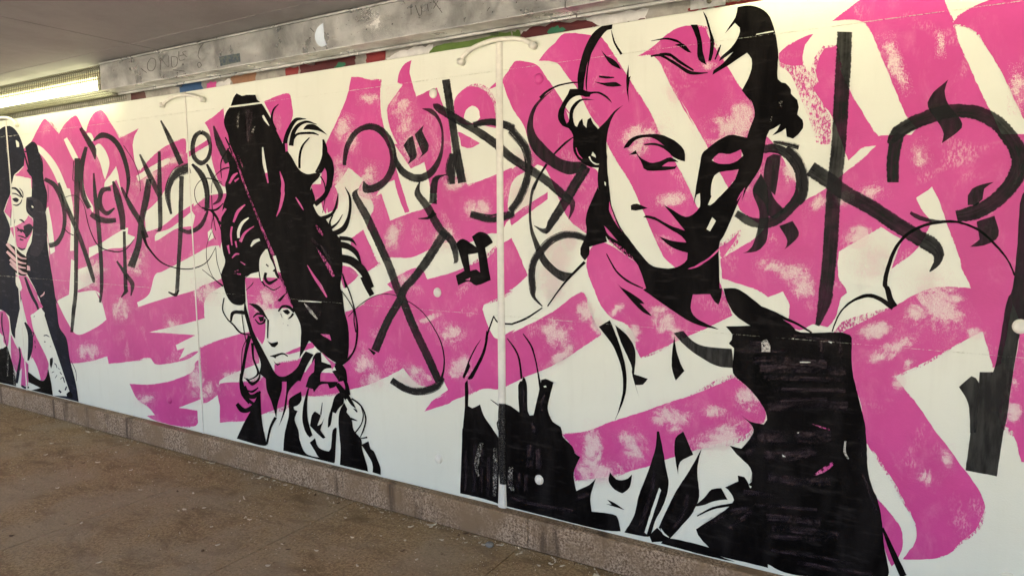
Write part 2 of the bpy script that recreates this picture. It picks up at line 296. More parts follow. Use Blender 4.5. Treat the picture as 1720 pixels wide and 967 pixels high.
PAINT=[
('P', 'pink_stroke', 'pink', 0, '', '', 'broad field of pink brushwork under the lamp', '-12218,4217 -11974,4316 -11791,4463 -11565,4616 -11459,4598 -11294,4483 -11144,4377 -11027,4472 -10901,4539 -10677,4608 -10609,4584 -10526,4474 -10466,4396 -10401,4362 -10366,4426 -10285,4522 -10167,4600 -10003,4630 -9904,4579 -9789,4456 -9675,4335 -9586,4216 -9432,4248 -9119,4318 -9239,4208 -9277,4085 -9243,3944 -9174,3801 -9148,3759 -8894,3913 -8604,4034 -8329,4098 -8152,4127 -8113,4085 -8126,3942 -7907,4009 -7673,4085 -7637,4032 -7913,3944 -8110,3876 -7986,3753 -8028,3268 -7719,3393 -7344,3421 -7347,3005 -7536,2765 -7518,2250 -7515,2288 -7883,2118 -7932,1884 -8029,1819 -9167,1561 -8789,1581 -8140,1605 -8336,1529 -8571,1437 -8544,1369 -8378,1415 -8524,1240 -8223,1370 -8064,1405 -8294,1283 -8593,1202 -9038,1124 -9204,1202 -9646,1103 -10226,1010 -10252,1119 -10750,989 -11356,892 -11556,1355 -11944,1801 -11680,2671 -11940,3363 -12267,3950'),
('P', 'bare_gap', 'cream', 1, '', '', '', '-11886,4263 -11731,4238 -11556,4150 -11361,4015 -11203,3853 -11068,3648 -10938,3413 -10927,3278 -11074,3280 -11170,3448 -11289,3670 -11416,3846 -11605,4027 -11776,4146'),
('P', 'bare_gap', 'cream', 2, '', '', '', '-11114,3594 -10949,3568 -10902,3304 -10902,2995 -10969,2650 -11074,2648 -11006,2995 -11006,3305'),
('P', 'bare_gap', 'cream', 2, '', '', '', '-11023,4290 -10932,4314 -10780,4154 -10659,3998 -10803,3982 -10926,4147'),
('P', 'bare_gap', 'cream', 1, '', '', '', '-10390,4339 -10282,4332 -10212,4240 -10269,4214 -10343,4277'),
('P', 'bare_gap', 'cream', 1, '', '', '', '-10225,4138 -10086,4174 -9940,4065 -9866,3916 -9905,3802 -10000,3675 -10044,3749 -10093,3898 -10183,4034'),
('P', 'bare_gap', 'cream', 2, '', '', '', '-10027,3558 -10018,3631 -9847,3742 -9706,3845 -9667,3736 -9635,3562 -9607,3475 -9726,3666 -9838,3597'),
('P', 'bare_gap', 'cream', 1, '', '', '', '-10575,3773 -10564,3644 -10514,3471 -10358,3297 -10369,3212 -10494,3320 -10607,3494'),
('P', 'bare_gap', 'cream', 2, '', '', '', '-11737,3200 -11609,3313 -11553,3085 -11520,2857 -11509,2628 -11649,2579 -11682,2809'),
('P', 'bare_gap', 'cream', 1, '', '', '', '-10543,2706 -10230,2771 -10005,2849 -9572,2992 -9510,2984 -9530,2912 -9359,2870 -9442,2797 -9654,2721 -9969,2701 -10245,2650 -10563,2551'),
('P', 'bare_gap', 'cream', 1, '', '', '', '-10888,2371 -10548,2444 -10448,2232 -10525,2182 -10929,2054'),
('P', 'bare_gap', 'cream', 2, '', '', '', '-11512,1878 -11192,1976 -11058,2523 -10959,2494 -10934,2022 -10482,2076 -10308,2023 -10310,1889 -10451,2077 -10310,1942 -10206,1663 -10521,1518 -11033,1375 -11308,1561 -11553,1848'),
('P', 'bare_gap', 'cream', 1, '', '', '', '-9281,4124 -8710,4091 -8919,3986 -9064,3895 -9181,3762 -9255,3884'),
('P', 'bare_gap', 'cream', 2, '', '', '', '-9240,3694 -8939,3791 -8567,3891 -8471,3887 -8508,3831 -8844,3739 -9196,3623'),
('P', 'bare_gap', 'cream', 3, '', '', '', '-9102,3201 -8853,3318 -8640,3470 -8422,3732 -8135,3796 -8007,3865 -7744,3798 -7588,3573 -7628,3428 -7807,3395 -8056,3296 -8378,3176 -8716,3021 -9095,2940'),
('P', 'bare_gap', 'cream', 4, '', '', '', '-8902,2831 -8859,2922 -8522,3002 -8064,3212 -8007,3154 -8065,3022 -8428,2983 -8834,2832'),
('P', 'bare_gap', 'cream', 2, '', '', '', '-8949,2358 -8741,2426 -8113,2640 -7770,2761 -7563,2783 -7491,2599 -7537,2374 -8121,2192 -8777,2049 -9379,1900 -9408,1961 -9113,2092'),
('P', 'bare_gap', 'cream', 4, '', '', '', '-7770,2948 -7678,2995 -7658,2874 -7764,2836'),
('P', 'pink_stroke', 'pink', 4, '', '', '', '-7718,4291 -7489,4374 -7346,4436 -7341,4251 -7275,4085 -7191,3919 -7216,3572 -7398,3502 -7511,3581 -7598,3763 -7625,3929 -7627,4158'),
('P', 'pink_stroke', 'pink', 1, '', '', '', '-9720,770 -9244,817 -8717,932 -8246,1108 -8172,1236 -8090,1284 -8086,967 -8087,767 -8584,578 -8180,594 -8178,432 -8279,366 -8643,316 -9120,316 -9345,354 -9146,393 -9278,481 -9557,573'),
('P', 'pink_stroke', 'pink', 1, '', '', '', '-8045,1446 -7687,1575 -7274,1686 -6937,1769 -6910,1367 -7606,1102 -7701,1013 -7680,899 -7934,748 -8045,713 -8054,971'),
('P', 'pink_stroke', 'pink', 2, '', '', '', '-7671,1017 -7204,1092 -6982,1100 -7010,684 -7238,612 -7619,536 -7696,701 -7741,891'),
('P', 'pink_stroke', 'pink', 3, '', '', '', '-7683,1016 -7557,1045 -7291,1083 -6955,1130 -6721,1261 -6040,1350 -5543,1393 -5227,1475 -4841,1444 -5234,1288 -5439,1221 -5650,1153 -5986,1073 -6140,1065 -6229,1035 -6412,922 -6886,733 -7185,609 -7596,528 -7723,502'),
('P', 'pink_stroke', 'pink', 4, '', '', '', '-8003,1462 -7720,1542 -7222,1705 -7025,1734 -7006,1450 -7193,1274 -7566,1125 -8041,1005'),
('P', 'pink_stroke', 'pink', 3, '', '', '', '-8002,2240 -7721,2320 -7554,2353 -7519,2276 -7686,2242 -8013,2111'),
('P', 'pink_stroke', 'pink', 5, '', '', '', '-7105,2397 -6463,2423 -6385,2255 -6305,2112 -6290,2070 -6503,2063 -6760,2028 -6819,1992 -6766,1882 -6792,1676 -6844,1601 -7003,1774 -7065,1989 -7086,2245'),
('P', 'pink_stroke', 'pink', 6, '', '', '', '-6444,1531 -6157,1645 -6017,1694 -5950,1688 -5961,1644 -6248,1562 -6391,1526'),
('P', 'pink_stroke', 'pink', 4, '', '', '', '-6635,1379 -6561,1399 -6253,1465 -6146,1516 -6206,1368 -6389,1260 -6517,1220 -6642,1257'),
('P', 'pink_stroke', 'pink', 7, '', '', '', '-5999,1732 -5941,1701 -5952,1651 -6021,1633'),
('P', 'pink_stroke', 'pink', 0, '', '', '', '-6624,4448 -6427,4488 -6254,4507 -6188,4478 -6169,4373 -6159,4258 -6225,4136 -6282,4023 -6355,3964 -6402,4043 -6466,4141 -6511,4262'),
('P', 'pink_stroke', 'pink', 0, '', '', 'tall pink flag shaped brush stroke above the ring', '-5261,4580 -5136,4564 -5014,4529 -4858,4498 -4873,4358 -4865,4178 -4830,4026 -4756,3861 -4702,3664 -4648,3512 -4522,3171 -4580,3161 -4672,3362 -4708,3498 -4808,3471 -4912,3398 -5017,3307 -5205,3350 -5202,3421 -5135,3512 -5300,3627 -5343,3645 -5479,3507 -5618,3399 -5697,3157 -5760,3272 -5744,3597 -5666,3818 -5661,3914 -5496,4135 -5333,4385'),
('P', 'pink_stroke', 'pink', 1, '', '', '', '-5901,3485 -5588,3476 -5501,3339 -5522,3215 -5666,3171 -5692,3297 -5885,3311'),
('P', 'pink_stroke', 'pink', 1, '', '', '', '-5206,3327 -5038,3316 -4892,3367 -4780,3081 -4776,2920 -4863,2717 -4992,2871 -5101,3011 -5055,3121 -5000,3214 -5038,3308'),
('P', 'pink_stroke', 'pink', 2, '', '', '', '-5330,2899 -5155,2988 -4998,2698 -4938,2637 -5130,2535 -5232,2660 -5335,2786'),
('P', 'pink_stroke', 'pink', 2, '', '', '', '-4780,3081 -4522,3156 -4312,3206 -4162,3285 -3804,3406 -3466,3513 -3307,3562 -3307,3548 -3212,3598 -3118,3687 -2996,3615 -3103,3540 -3212,3504 -3308,3426 -3355,3209 -3311,3016 -3311,3037 -2936,3270 -2936,3336 -3310,3119 -3438,2974 -3571,2959 -3795,2872 -4079,2868 -4476,2719 -4672,2706 -4833,2702 -4850,2795 -4775,2951'),
('P', 'pink_stroke', 'pink', 3, '', '', '', '-5519,2603 -5343,2576 -5238,2499 -5350,2414 -5463,2348 -5503,2456'),
('P', 'pink_stroke', 'pink', 8, '', '', 'long pink diagonal band crossing the middle joint', '-4842,2420 -4638,2538 -4460,2605 -4365,2578 -4310,2493 -3995,2576 -3798,2648 -3574,2733 -3473,2834 -3312,2920 -3312,2906 -3248,2797 -3146,2579 -3250,2492 -3348,2431 -3315,2423 -3631,2278 -3648,2233 -3582,2064 -3515,1968 -3482,1957 -3469,1960 -3375,2018 -3282,2065 -3318,2028 -3030,2176 -2846,2284 -2697,2401 -2595,2453 -2552,2409 -2522,2292 -2407,2089 -2662,1906 -2862,1780 -3026,1693 -3171,1627 -3332,1538 -3474,1470 -3642,1454 -3829,1372 -4022,1283 -4056,1253 -4381,1122 -4263,1256 -4129,1328 -4224,1277 -4072,1389 -4144,1503 -4279,1402 -4472,1402 -4647,1548 -4917,1413 -5176,1301 -5444,1217 -5675,1163 -6208,1051 -5476,1517 -5452,2086 -5230,2165 -5055,2272 -4763,2366'),
('P', 'pink_stroke', 'pink', 3, '', '', '', '-4784,4202 -4742,4272 -4642,4366 -4572,4432 -4639,4461 -4607,4566 -4538,4631 -4452,4657 -4483,4553 -4449,4434 -4406,4300 -4303,4327 -4211,4353 -4147,4361 -4113,4274 -4071,4171 -4020,4054 -3989,3817 -3992,3675 -4012,3533 -4103,3493 -4160,3350 -4252,3352 -4268,3484 -4319,3661 -4491,3603 -4659,3811 -4696,3858 -4657,3855 -4750,4021'),
('P', 'pink_stroke', 'pink', 4, '', '', '', '-4170,3321 -4140,3451 -4030,3534 -3838,3456 -3804,3399 -4162,3263'),
('P', 'pink_stroke', 'pink', 0, '', '', '', '-3946,4216 -3893,4281 -3806,4328 -3738,4335 -3622,4296 -3540,4221 -3492,4122 -3478,3932 -3560,3952 -3659,3986 -3829,3991 -3932,4062|-3836,4054 -3810,4122 -3741,4157 -3674,4124 -3650,4040 -3709,3997 -3794,4003'),
('P', 'pink_stroke', 'pink', 0, '', '', '', '-3907,3927 -3822,3892 -3656,3804 -3764,3766 -3867,3786'),
('P', 'pink_stroke', 'pink', 3, '', '', '', '-3564,4284 -3457,4354 -3425,4330 -3300,4476 -3253,4509 -3160,4492 -3039,4446 -2949,4334 -2846,4196 -2715,3994 -2757,4035 -2727,3953 -2686,3816 -2555,3576 -2457,3501 -2437,3430 -2471,3223 -2554,2967 -2728,3097 -2846,3321 -2951,3534 -3061,3599 -3114,3732 -3179,3931 -3303,4106 -3396,4328'),
('P', 'pink_stroke', 'pink', 9, '', '', 'pink diagonal band running through the cheek of the large face', '-3024,4483 -2949,4556 -2861,4615 -2803,4670 -2731,4679 -2605,4655 -2521,4632 -2426,4607 -2317,4460 -2210,4292 -2118,4150 -2000,3973 -1909,3788 -1769,3535 -1668,3354 -1592,3187 -1519,3092 -1573,2855 -1668,2732 -1753,2693 -1842,2764 -1907,2873 -1987,3045 -2067,3217 -2147,3379 -2282,3582 -2365,3723 -2365,3731 -2434,3860 -2518,3966 -2588,4096 -2659,4228 -2745,4325 -2832,4435 -2920,4470'),
('P', 'pink_stroke', 'pink', 10, '', '', 'pink band over the forehead of the large face', '-2108,4411 -1982,4466 -1872,4544 -1776,4588 -1669,4590 -1552,4557 -1540,4522 -1503,4439 -1386,4258 -1315,4139 -1247,4044 -1156,3925 -1155,3924 -1152,3815 -1195,3701 -1254,3602 -1258,3460 -1350,3327 -1434,3483 -1519,3657 -1631,3851 -1735,4022 -1617,3803 -1779,4071 -1854,4218 -1925,4354 -1994,4409'),
('P', 'pink_stroke', 'pink', 0, '', '', '', '-1005,4300 -950,4346 -859,4387 -775,4407 -828,4341 -843,4259 -838,4195 -924,4205 -998,4235'),
('P', 'dry_pink_stroke', 'pinkdry', 1, '', '', '', '-1004,4257 -926,4237 -839,4238 -817,4172 -739,4080 -756,4018 -682,3886 -640,3798 -638,3622 -722,3627 -801,3853 -922,4141 -997,4203'),
('P', 'pink_stroke', 'pink', 2, '', '', '', '-734,4225 -697,4298 -620,4299 -606,4190 -527,3996 -470,3888 -390,3749 -311,3631 -254,3582 -411,3591 -512,3500 -631,3818 -682,3886 -735,3974 -767,4030 -728,4068 -751,4144'),
('P', 'pink_stroke', 'pink', 3, '', '', 'broad pink stroke leaning right, nearest the end of the wall', '-655,4478 -590,4524 -480,4597 -389,4612 14,4547 25,4498 53,4427 73,4368 94,4280 159,4120 243,3921 306,3783 406,3545 -182,3578 -99,3698 -164,3782 -234,3948 -295,4104 -356,4250 -417,4398 -456,4444 -531,4473'),
('P', 'pink_stroke', 'pink', 4, '', '', '', '69,4354 104,4401 191,4453 261,4475 323,4497 1287,4340 1338,3615 487,3713 419,3867 348,4032 260,4192 208,4283 148,4333 90,4351'),
('P', 'pink_stroke', 'pink', 11, '', '', 'wide pink field at the right end of the wall', '-1088,3710 -1034,3660 -964,3549 -909,3446 -851,3337 -829,3199 -661,3299 -528,3417 -417,3511 -310,3619 -185,3657 1342,3558 1404,2677 1465,1823 548,1678 502,1789 543,2343 493,2536 451,2136 412,2101 342,2341 261,2627 204,2757 192,2817 134,2976 94,3086 54,3206 7,3302 -43,3258 -82,3229 -47,3147 18,3066 -61,2882 -208,2738 -153,2943 -285,3030 -432,2929 -550,2852 -548,2678 -495,2586 -484,2554 -522,2519 -556,2364 -603,2294 -706,2308 -797,2256 -916,2315 -874,2341 -872,2444 -923,2543 -1029,2492 -1117,2547 -1379,2623 -1395,2776 -1150,2931 -1065,3023 -1256,3160 -1294,3320 -1232,3488 -1095,3682'),
('P', 'pink_stroke', 'pink', 12, '', '', '', '-1409,2869 -1340,2906 -1257,2993 -1295,2906 -1383,2782 -1402,2834'),
('P', 'pink_stroke', 'pink', 13, '', '', '', '-2553,2680 -2511,2838 -2413,2891 -2303,2854 -2100,2732 -1878,2603 -1403,2622 -1377,2544 -1291,2336 -1500,2213 -1780,2066 -2043,1920 -2084,2000 -2099,2127 -2174,2198 -2325,2252 -2423,2363 -2481,2491 -2488,2500'),
('P', 'pink_stroke', 'pink', 12, '', '', 'pink stroke bending down beside the black dress and ending in a rounded foot', '-503,2268 -314,2391 -169,2481 31,2611 269,2623 301,2494 346,2342 229,2256 63,2127 -111,2002 -156,1976 -88,1887 -10,1790 114,1609 180,1529 264,1406 355,1287 412,1172 408,1077 372,962 283,844 235,767 131,697 -46,649 30,815 10,954 -50,1062 -122,1203 -233,1370 -314,1468 -339,1587 -365,1764 -432,1977 -457,2217'),
('P', 'pink_stroke', 'pink', 13, '', '', '', '-225,1059 -160,994 -70,880 -51,773 -70,667 -113,577 -156,679 -213,892'),
('P', 'pink_stroke', 'pink', 12, '', '', '', '539,1701 1463,1845 1483,1557 599,1488'),
('P', 'pink_stroke', 'pink', 12, '', '', 'low pink band between the black hand and the dress', '-2560,1193 -2331,1312 -2030,1449 -1733,1593 -1609,1647 -1267,1836 -1139,1756 -1022,1604 -1031,1508 -1114,1465 -1141,1409 -1324,1313 -1575,1189 -1814,1070 -1957,988 -2341,822 -2647,724 -2663,826 -2618,946 -2693,1045 -2784,1135'),
('W', 'worn_patch', 'worn', 13, '', '', '', '-2721,963 -2096,1072 -2092,767 -2721,640'),
('W', 'worn_patch', 'worn', 14, '', '', '', '-2070,1416 -1858,1097 -2121,898 -2341,1223'),
('W', 'worn_patch', 'worn', 15, '', '', '', '-1989,1574 -1541,1633 -1534,1322 -1984,1250'),
('W', 'worn_patch', 'worn', 16, '', '', '', '-1745,1270 -1054,1637 -960,1395 -1641,1013'),
('W', 'worn_patch', 'worn', 17, '', '', '', '-1186,1883 -950,1706 -1092,1497 -1335,1673'),
('W', 'worn_patch', 'worn', 15, '', '', '', '-2570,1328 -2306,1324 -2404,750 -2675,742'),
('W', 'worn_patch', 'worn', 18, '', '', '', '-1554,1603 -1282,1640 -1278,1489 -1551,1448'),
('W', 'worn_patch', 'worn', 13, '', '', '', '-195,2668 83,2869 372,2341 109,2126'),
('W', 'worn_patch', 'worn', 14, '', '', '', '-465,2308 -166,2422 -125,2277 -423,2158'),
('W', 'worn_patch', 'worn', 15, '', '', '', '-419,2077 -14,2391 57,2265 -343,1947'),
('W', 'worn_patch', 'worn', 16, '', '', '', '-168,2529 108,2544 119,2310 -158,2288'),
('W', 'worn_patch', 'worn', 16, '', '', '', '-199,2036 -66,2050 -57,1852 -191,1834'),
('W', 'worn_patch', 'worn', 17, '', '', '', '-161,2077 -50,2166 1,2076 -109,1987'),
('W', 'worn_patch', 'worn', 13, '', '', '', '-619,1436 -388,1327 -474,1127 -709,1232'),
('W', 'worn_patch', 'worn', 13, '', '', '', '4,1402 185,1313 128,1166 -56,1254'),
('W', 'worn_patch', 'worn', 14, '', '', '', '123,1545 231,1563 243,1324 135,1303'),
('W', 'worn_patch', 'worn', 12, '', '', '', '-1680,3830 -1222,4056 -1045,3745 -1489,3506'),
('W', 'worn_patch', 'worn', 13, '', '', '', '-1390,4080 -1065,3933 -1185,3574 -1520,3714'),
('W', 'worn_patch', 'worn', 11, '', '', '', '-2010,3295 -1654,3347 -1625,3202 -1980,3145'),
('W', 'worn_patch', 'worn', 11, '', '', '', '-2363,3823 -1835,3963 -1753,3751 -2275,3601'),
('W', 'worn_patch', 'worn', 12, '', '', '', '-2224,3764 -1981,3749 -1978,3574 -2222,3586'),
('W', 'worn_patch', 'worn', 14, '', '', '', '-544,2806 -261,2998 -127,2757 -403,2559'),
('W', 'worn_patch', 'worn', 15, '', '', '', '-549,3070 -292,3069 -282,2830 -540,2824'),
('W', 'worn_patch', 'worn', 12, '', '', '', '-492,3330 -245,3371 -216,3223 -462,3178'),
('W', 'worn_patch', 'worn', 12, '', '', '', '-191,3574 -67,3650 41,3448 -80,3369'),
('W', 'worn_patch', 'worn', 12, '', '', '', '-1034,2787 -707,2796 -701,2613 -1028,2598'),
('W', 'worn_patch', 'worn', 13, '', '', '', '-912,2713 -655,2722 -646,2470 -904,2455'),
('W', 'worn_patch', 'worn', 14, '', '', '', '-1166,2806 -831,2814 -826,2675 -1162,2663'),
('W', 'worn_patch', 'worn', 4, '', '', '', '-390,4336 -268,4369 -138,4007 -258,3970'),
('W', 'worn_patch', 'worn', 5, '', '', '', '-294,4163 -208,4188 -115,3928 -200,3901'),
('W', 'worn_patch', 'worn', 4, '', '', '', '-29,4339 42,4329 52,4129 -19,4137'),
('W', 'worn_patch', 'worn', 5, '', '', '', '381,4073 493,4060 512,3733 399,3742'),
('W', 'worn_patch', 'worn', 12, '', '', '', '-1912,4138 -1802,4188 -1699,4011 -1807,3960'),
('W', 'worn_patch', 'worn', 11, '', '', '', '-1622,4332 -1430,4310 -1428,4217 -1620,4238'),
('W', 'worn_patch', 'worn', 1, '', '', '', '-5213,4440 -4832,4403 -4837,4249 -5219,4282'),
('W', 'worn_patch', 'worn', 2, '', '', '', '-5446,4271 -5199,4185 -5379,3865 -5634,3947'),
('W', 'worn_patch', 'worn', 3, '', '', '', '-5439,4107 -5130,4085 -5142,3767 -5453,3782'),
('W', 'worn_patch', 'worn', 4, '', '', '', '-4787,4433 -4389,4393 -4399,4005 -4800,4033'),
('W', 'worn_patch', 'worn', 5, '', '', '', '-4700,4101 -4267,4069 -4277,3619 -4714,3637'),
('W', 'worn_patch', 'worn', 6, '', '', '', '-4580,4261 -4324,4168 -4536,3755 -4801,3843'),
('W', 'worn_patch', 'worn', 4, '', '', '', '-5667,3766 -5306,3794 -5210,3310 -5569,3270'),
('W', 'worn_patch', 'worn', 5, '', '', '', '-5166,3755 -4832,3695 -4941,3292 -5282,3343'),
('W', 'worn_patch', 'worn', 6, '', '', '', '-5383,3590 -4861,3571 -4877,3093 -5404,3095'),
('W', 'worn_patch', 'worn', 9, '', '', '', '-4770,3166 -4504,3089 -4726,2639 -5003,2709'),
('W', 'worn_patch', 'worn', 9, '', '', '', '-4307,3062 -3892,3062 -3897,2761 -4315,2752'),
('W', 'worn_patch', 'worn', 9, '', '', '', '-4807,2581 -4397,2595 -4403,2374 -4814,2353'),
('W', 'worn_patch', 'worn', 5, '', '', '', '-3903,3318 -3513,3310 -3516,3079 -3907,3080'),
('W', 'worn_patch', 'worn', 6, '', '', '', '-4182,3507 -3799,3604 -3717,3409 -4096,3307'),
('W', 'worn_patch', 'worn', 9, '', '', '', '-5412,1674 -5006,1712 -5017,1407 -5425,1360'),
('W', 'worn_patch', 'worn', 10, '', '', '', '-5335,1448 -4845,1502 -4852,1265 -5345,1203'),
('W', 'worn_patch', 'worn', 9, '', '', '', '-4218,2075 -3802,2105 -3806,1860 -4223,1821'),
('W', 'worn_patch', 'worn', 11, '', '', '', '-4753,1579 -4256,1488 -4357,1263 -4863,1346'),
('W', 'worn_patch', 'worn', 12, '', '', '', '-4724,1657 -4156,1551 -4227,1392 -4801,1493'),
('W', 'worn_patch', 'worn', 9, '', '', '', '-4131,1718 -3755,1756 -3759,1508 -4137,1463'),
('W', 'worn_patch', 'worn', 10, '', '', '', '-3999,1793 -3739,1817 -3743,1509 -4005,1478'),
('W', 'worn_patch', 'worn', 10, '', '', '', '-4600,2007 -4057,2245 -4019,2178 -4559,1937'),
('W', 'worn_patch', 'worn', 9, '', '', '', '-2991,2236 -2647,2259 -2645,1896 -2991,1862'),
('W', 'worn_patch', 'worn', 10, '', '', '', '-3035,2227 -2781,2244 -2781,2019 -3036,1997'),
('W', 'worn_patch', 'worn', 14, '', '', '', '-2746,2317 -2511,2454 -2363,2227 -2593,2086'),
('W', 'worn_patch', 'worn', 15, '', '', '', '-2644,2223 -2438,2347 -2291,2122 -2493,1995'),
('W', 'worn_patch', 'worn', 16, '', '', '', '-2419,2261 -2201,2447 -2128,2370 -2343,2183'),
('W', 'worn_patch', 'worn', 16, '', '', '', '-3062,1747 -2697,2057 -2580,1939 -2937,1627'),
('W', 'worn_patch', 'worn', 14, '', '', '', '-2100,2312 -1895,2492 -1605,2177 -1800,1994'),
('W', 'worn_patch', 'worn', 15, '', '', '', '-1852,2273 -1644,2287 -1639,2032 -1848,2013'),
('W', 'worn_patch', 'worn', 17, '', '', '', '-2206,2221 -2012,2235 -2009,2024 -2204,2006'),
('W', 'worn_patch', 'worn', 16, '', '', '', '-1995,2399 -1809,2410 -1807,2281 -1994,2268'),
('W', 'worn_patch', 'worn', 15, '', '', '', '-2918,3156 -2587,3102 -2716,2427 -3057,2463'),
('W', 'worn_patch', 'worn', 16, '', '', '', '-3083,2795 -2676,2803 -2675,2307 -3085,2281'),
('W', 'worn_patch', 'worn', 17, '', '', '', '-2814,3118 -2576,3080 -2642,2732 -2885,2764'),
('W', 'worn_patch', 'worn', 4, '', '', '', '-3311,3739 -3052,3725 -3052,3505 -3312,3515'),
('W', 'worn_patch', 'worn', 4, '', '', '', '-3361,3473 -3067,3463 -3068,3130 -3364,3132'),
('W', 'worn_patch', 'worn', 6, '', '', '', '-6943,2312 -6453,2335 -6471,2041 -6964,2010'),
('W', 'worn_patch', 'worn', 7, '', '', '', '-7066,2141 -6461,2174 -6472,1991 -7079,1950'),
('W', 'worn_patch', 'worn', 5, '', '', '', '-8372,1280 -7914,1326 -7964,706 -8429,642'),
('W', 'worn_patch', 'worn', 6, '', '', '', '-8307,919 -7689,1132 -7561,883 -8172,661'),
('W', 'worn_patch', 'worn', 2, '', '', '', '-9635,669 -9034,745 -9056,523 -9660,439'),
('W', 'worn_patch', 'worn', 1, '', '', '', '-8845,1840 -8365,1872 -8391,1581 -8874,1541'),
('W', 'worn_patch', 'worn', 1, '', '', '', '-10081,2041 -9460,2074 -9508,1633 -10134,1586'),
('W', 'worn_patch', 'worn', 1, '', '', '', '-11194,1291 -10247,1373 -10291,1000 -11246,899'),
('W', 'worn_patch', 'worn', 3, '', '', '', '-10957,2398 -10201,2423 -10245,2061 -11007,2022'),
('W', 'worn_patch', 'worn', 4, '', '', '', '-10813,2558 -9990,2578 -10027,2266 -10856,2232'),
('W', 'worn_patch', 'worn', 4, '', '', '', '-9472,3667 -8619,3859 -8470,3636 -9311,3435'),
('W', 'worn_patch', 'worn', 3, '', '', '', '-9665,2734 -9004,2745 -9047,2324 -9715,2297'),
('W', 'worn_patch', 'worn', 5, '', '', '', '-8807,3859 -8132,4009 -8038,3864 -8706,3709'),
('W', 'worn_patch', 'worn', 4, '', '', '', '-8186,2353 -7559,2378 -7587,2026 -8218,1987'),
('W', 'worn_patch', 'worn', 7, '', '', '', '-7705,1204 -7046,1275 -7056,1119 -7717,1041'),
('W', 'worn_patch', 'worn', 14, '', '', '', '-1317,3576 -1156,3568 -1146,3218 -1308,3220'),
('W', 'worn_patch', 'worn', 12, '', '', '', '-846,3241 -632,3320 -577,3173 -789,3090'),
('W', 'worn_patch', 'worn', 13, '', '', '', '-627,3337 -426,3331 -419,3157 -620,3159'),
('W', 'worn_patch', 'worn', 13, '', '', '', '-979,3546 -807,3538 -799,3312 -972,3317'),
('W', 'worn_patch', 'worn', 14, '', '', '', '219,2366 391,2379 396,2275 224,2260'),
('W', 'worn_patch', 'worn', 13, '', '', '', '398,2123 564,2140 581,1832 415,1808'),
('W', 'worn_patch', 'worn', 14, '', '', '', '459,1916 591,1933 602,1727 470,1706'),
('R', 'black_stroke', 'wash', 5, '', '', '', '-10767,4006 -10834,3566 -10930,2907 -11038,2098 -11151,1737 -11235,1395|-10606,3998 -10671,3560 -10798,2907 -10921,2102 -11032,1738 -11150,1398'),
('R', 'thin_black_line', 'ink', 6, '', '', '', '-10802,3965 -10833,3826 -10859,3695 -10793,3678|-10783,3964 -10814,3825 -10839,3697 -10786,3688'),
('R', 'black_stroke', 'wash', 6, '', '', '', '-10398,3290 -10518,3462 -10557,3680 -10500,3909 -10384,4141|-10516,3262 -10659,3442 -10702,3680 -10640,3927 -10473,4158'),
('R', 'black_stroke', 'wash', 5, '', '', '', '-10216,4215 -10011,4245 -9828,4211 -9657,4088 -9529,3878 -9479,3643 -9535,3404|-10239,4237 -10026,4327 -9749,4268 -9542,4118 -9417,3891 -9380,3641 -9493,3400'),
('R', 'black_stroke', 'wash', 7, '', '', '', '-10588,4413 -10420,4202 -10318,4085 -10235,3961|-10504,4434 -10282,4236 -10170,4105 -10204,3963'),
('R', 'black_stroke', 'wash', 6, '', '', '', '-11696,3708 -11432,3600 -11253,3365 -11216,3129 -11308,2914 -11495,2785 -11691,2757|-11621,3758 -11302,3646 -11120,3383 -11097,3129 -11196,2895 -11399,2725 -11656,2678'),
('R', 'black_stroke', 'wash', 7, '', '', '', '-11286,3660 -11170,3339 -10924,2982 -10724,2633 -10558,2288 -10501,2185|-11220,3669 -11040,3362 -10798,3009 -10598,2658 -10448,2309 -10437,2196'),
('R', 'black_stroke', 'wash', 6, '', '', '', '-10303,3773 -10336,3443 -10311,3080 -10299,2478 -10328,2116 -10377,1907|-10256,3772 -10227,3446 -10186,3086 -10189,2485 -10233,2119 -10314,1907'),
('R', 'black_stroke', 'wash', 7, '', '', '', '-9820,3280 -10000,3232 -10085,3290 -10110,3396 -10036,3496 -9863,3507|-9797,3259 -10008,3164 -10211,3256 -10232,3404 -10122,3553 -9877,3573'),
('R', 'black_stroke', 'wash', 8, '', '', '', '-9831,3638 -9803,3423 -9717,3158 -9707,2966|-9774,3645 -9630,3444 -9557,3171 -9575,2970'),
('R', 'black_stroke', 'wash', 9, '', '', '', '-10467,3161 -10281,3082 -10028,3051 -9790,3070|-10395,3220 -10205,3168 -10005,3135 -9792,3136'),
('R', 'black_stroke', 'wash', 9, '', '', '', '-9638,3547 -9466,3268 -9276,3065 -9138,2847|-9584,3561 -9350,3302 -9161,3097 -9034,2872'),
('R', 'black_stroke', 'wash', 10, '', '', '', '-9014,3651 -9108,3429 -9252,3088 -9363,2764 -9593,2467|-8895,3638 -8949,3410 -9116,3074 -9214,2747 -9406,2436'),
('R', 'black_stroke', 'wash', 11, '', '', '', '-9143,3973 -9003,3700 -8782,3399|-9105,3981 -8891,3727 -8673,3428'),
('R', 'black_stroke', 'wash', 12, '', '', '', '-8719,3995 -8771,3609 -8790,3316 -8814,2996 -8879,2962|-8654,3992 -8666,3607 -8684,3315 -8723,2987 -8866,2949'),
('R', 'black_stroke', 'wash', 11, '', '', '', '-9643,2947 -9678,2602 -9711,2143 -9689,2128 -9797,2019|-9570,2948 -9590,2606 -9608,2151 -9600,2106 -9774,2009'),
('R', 'black_stroke', 'wash', 12, '', '', '', '-9858,2517 -9665,2314 -9546,2202 -9557,2049|-9819,2533 -9576,2350 -9432,2222 -9528,2048'),
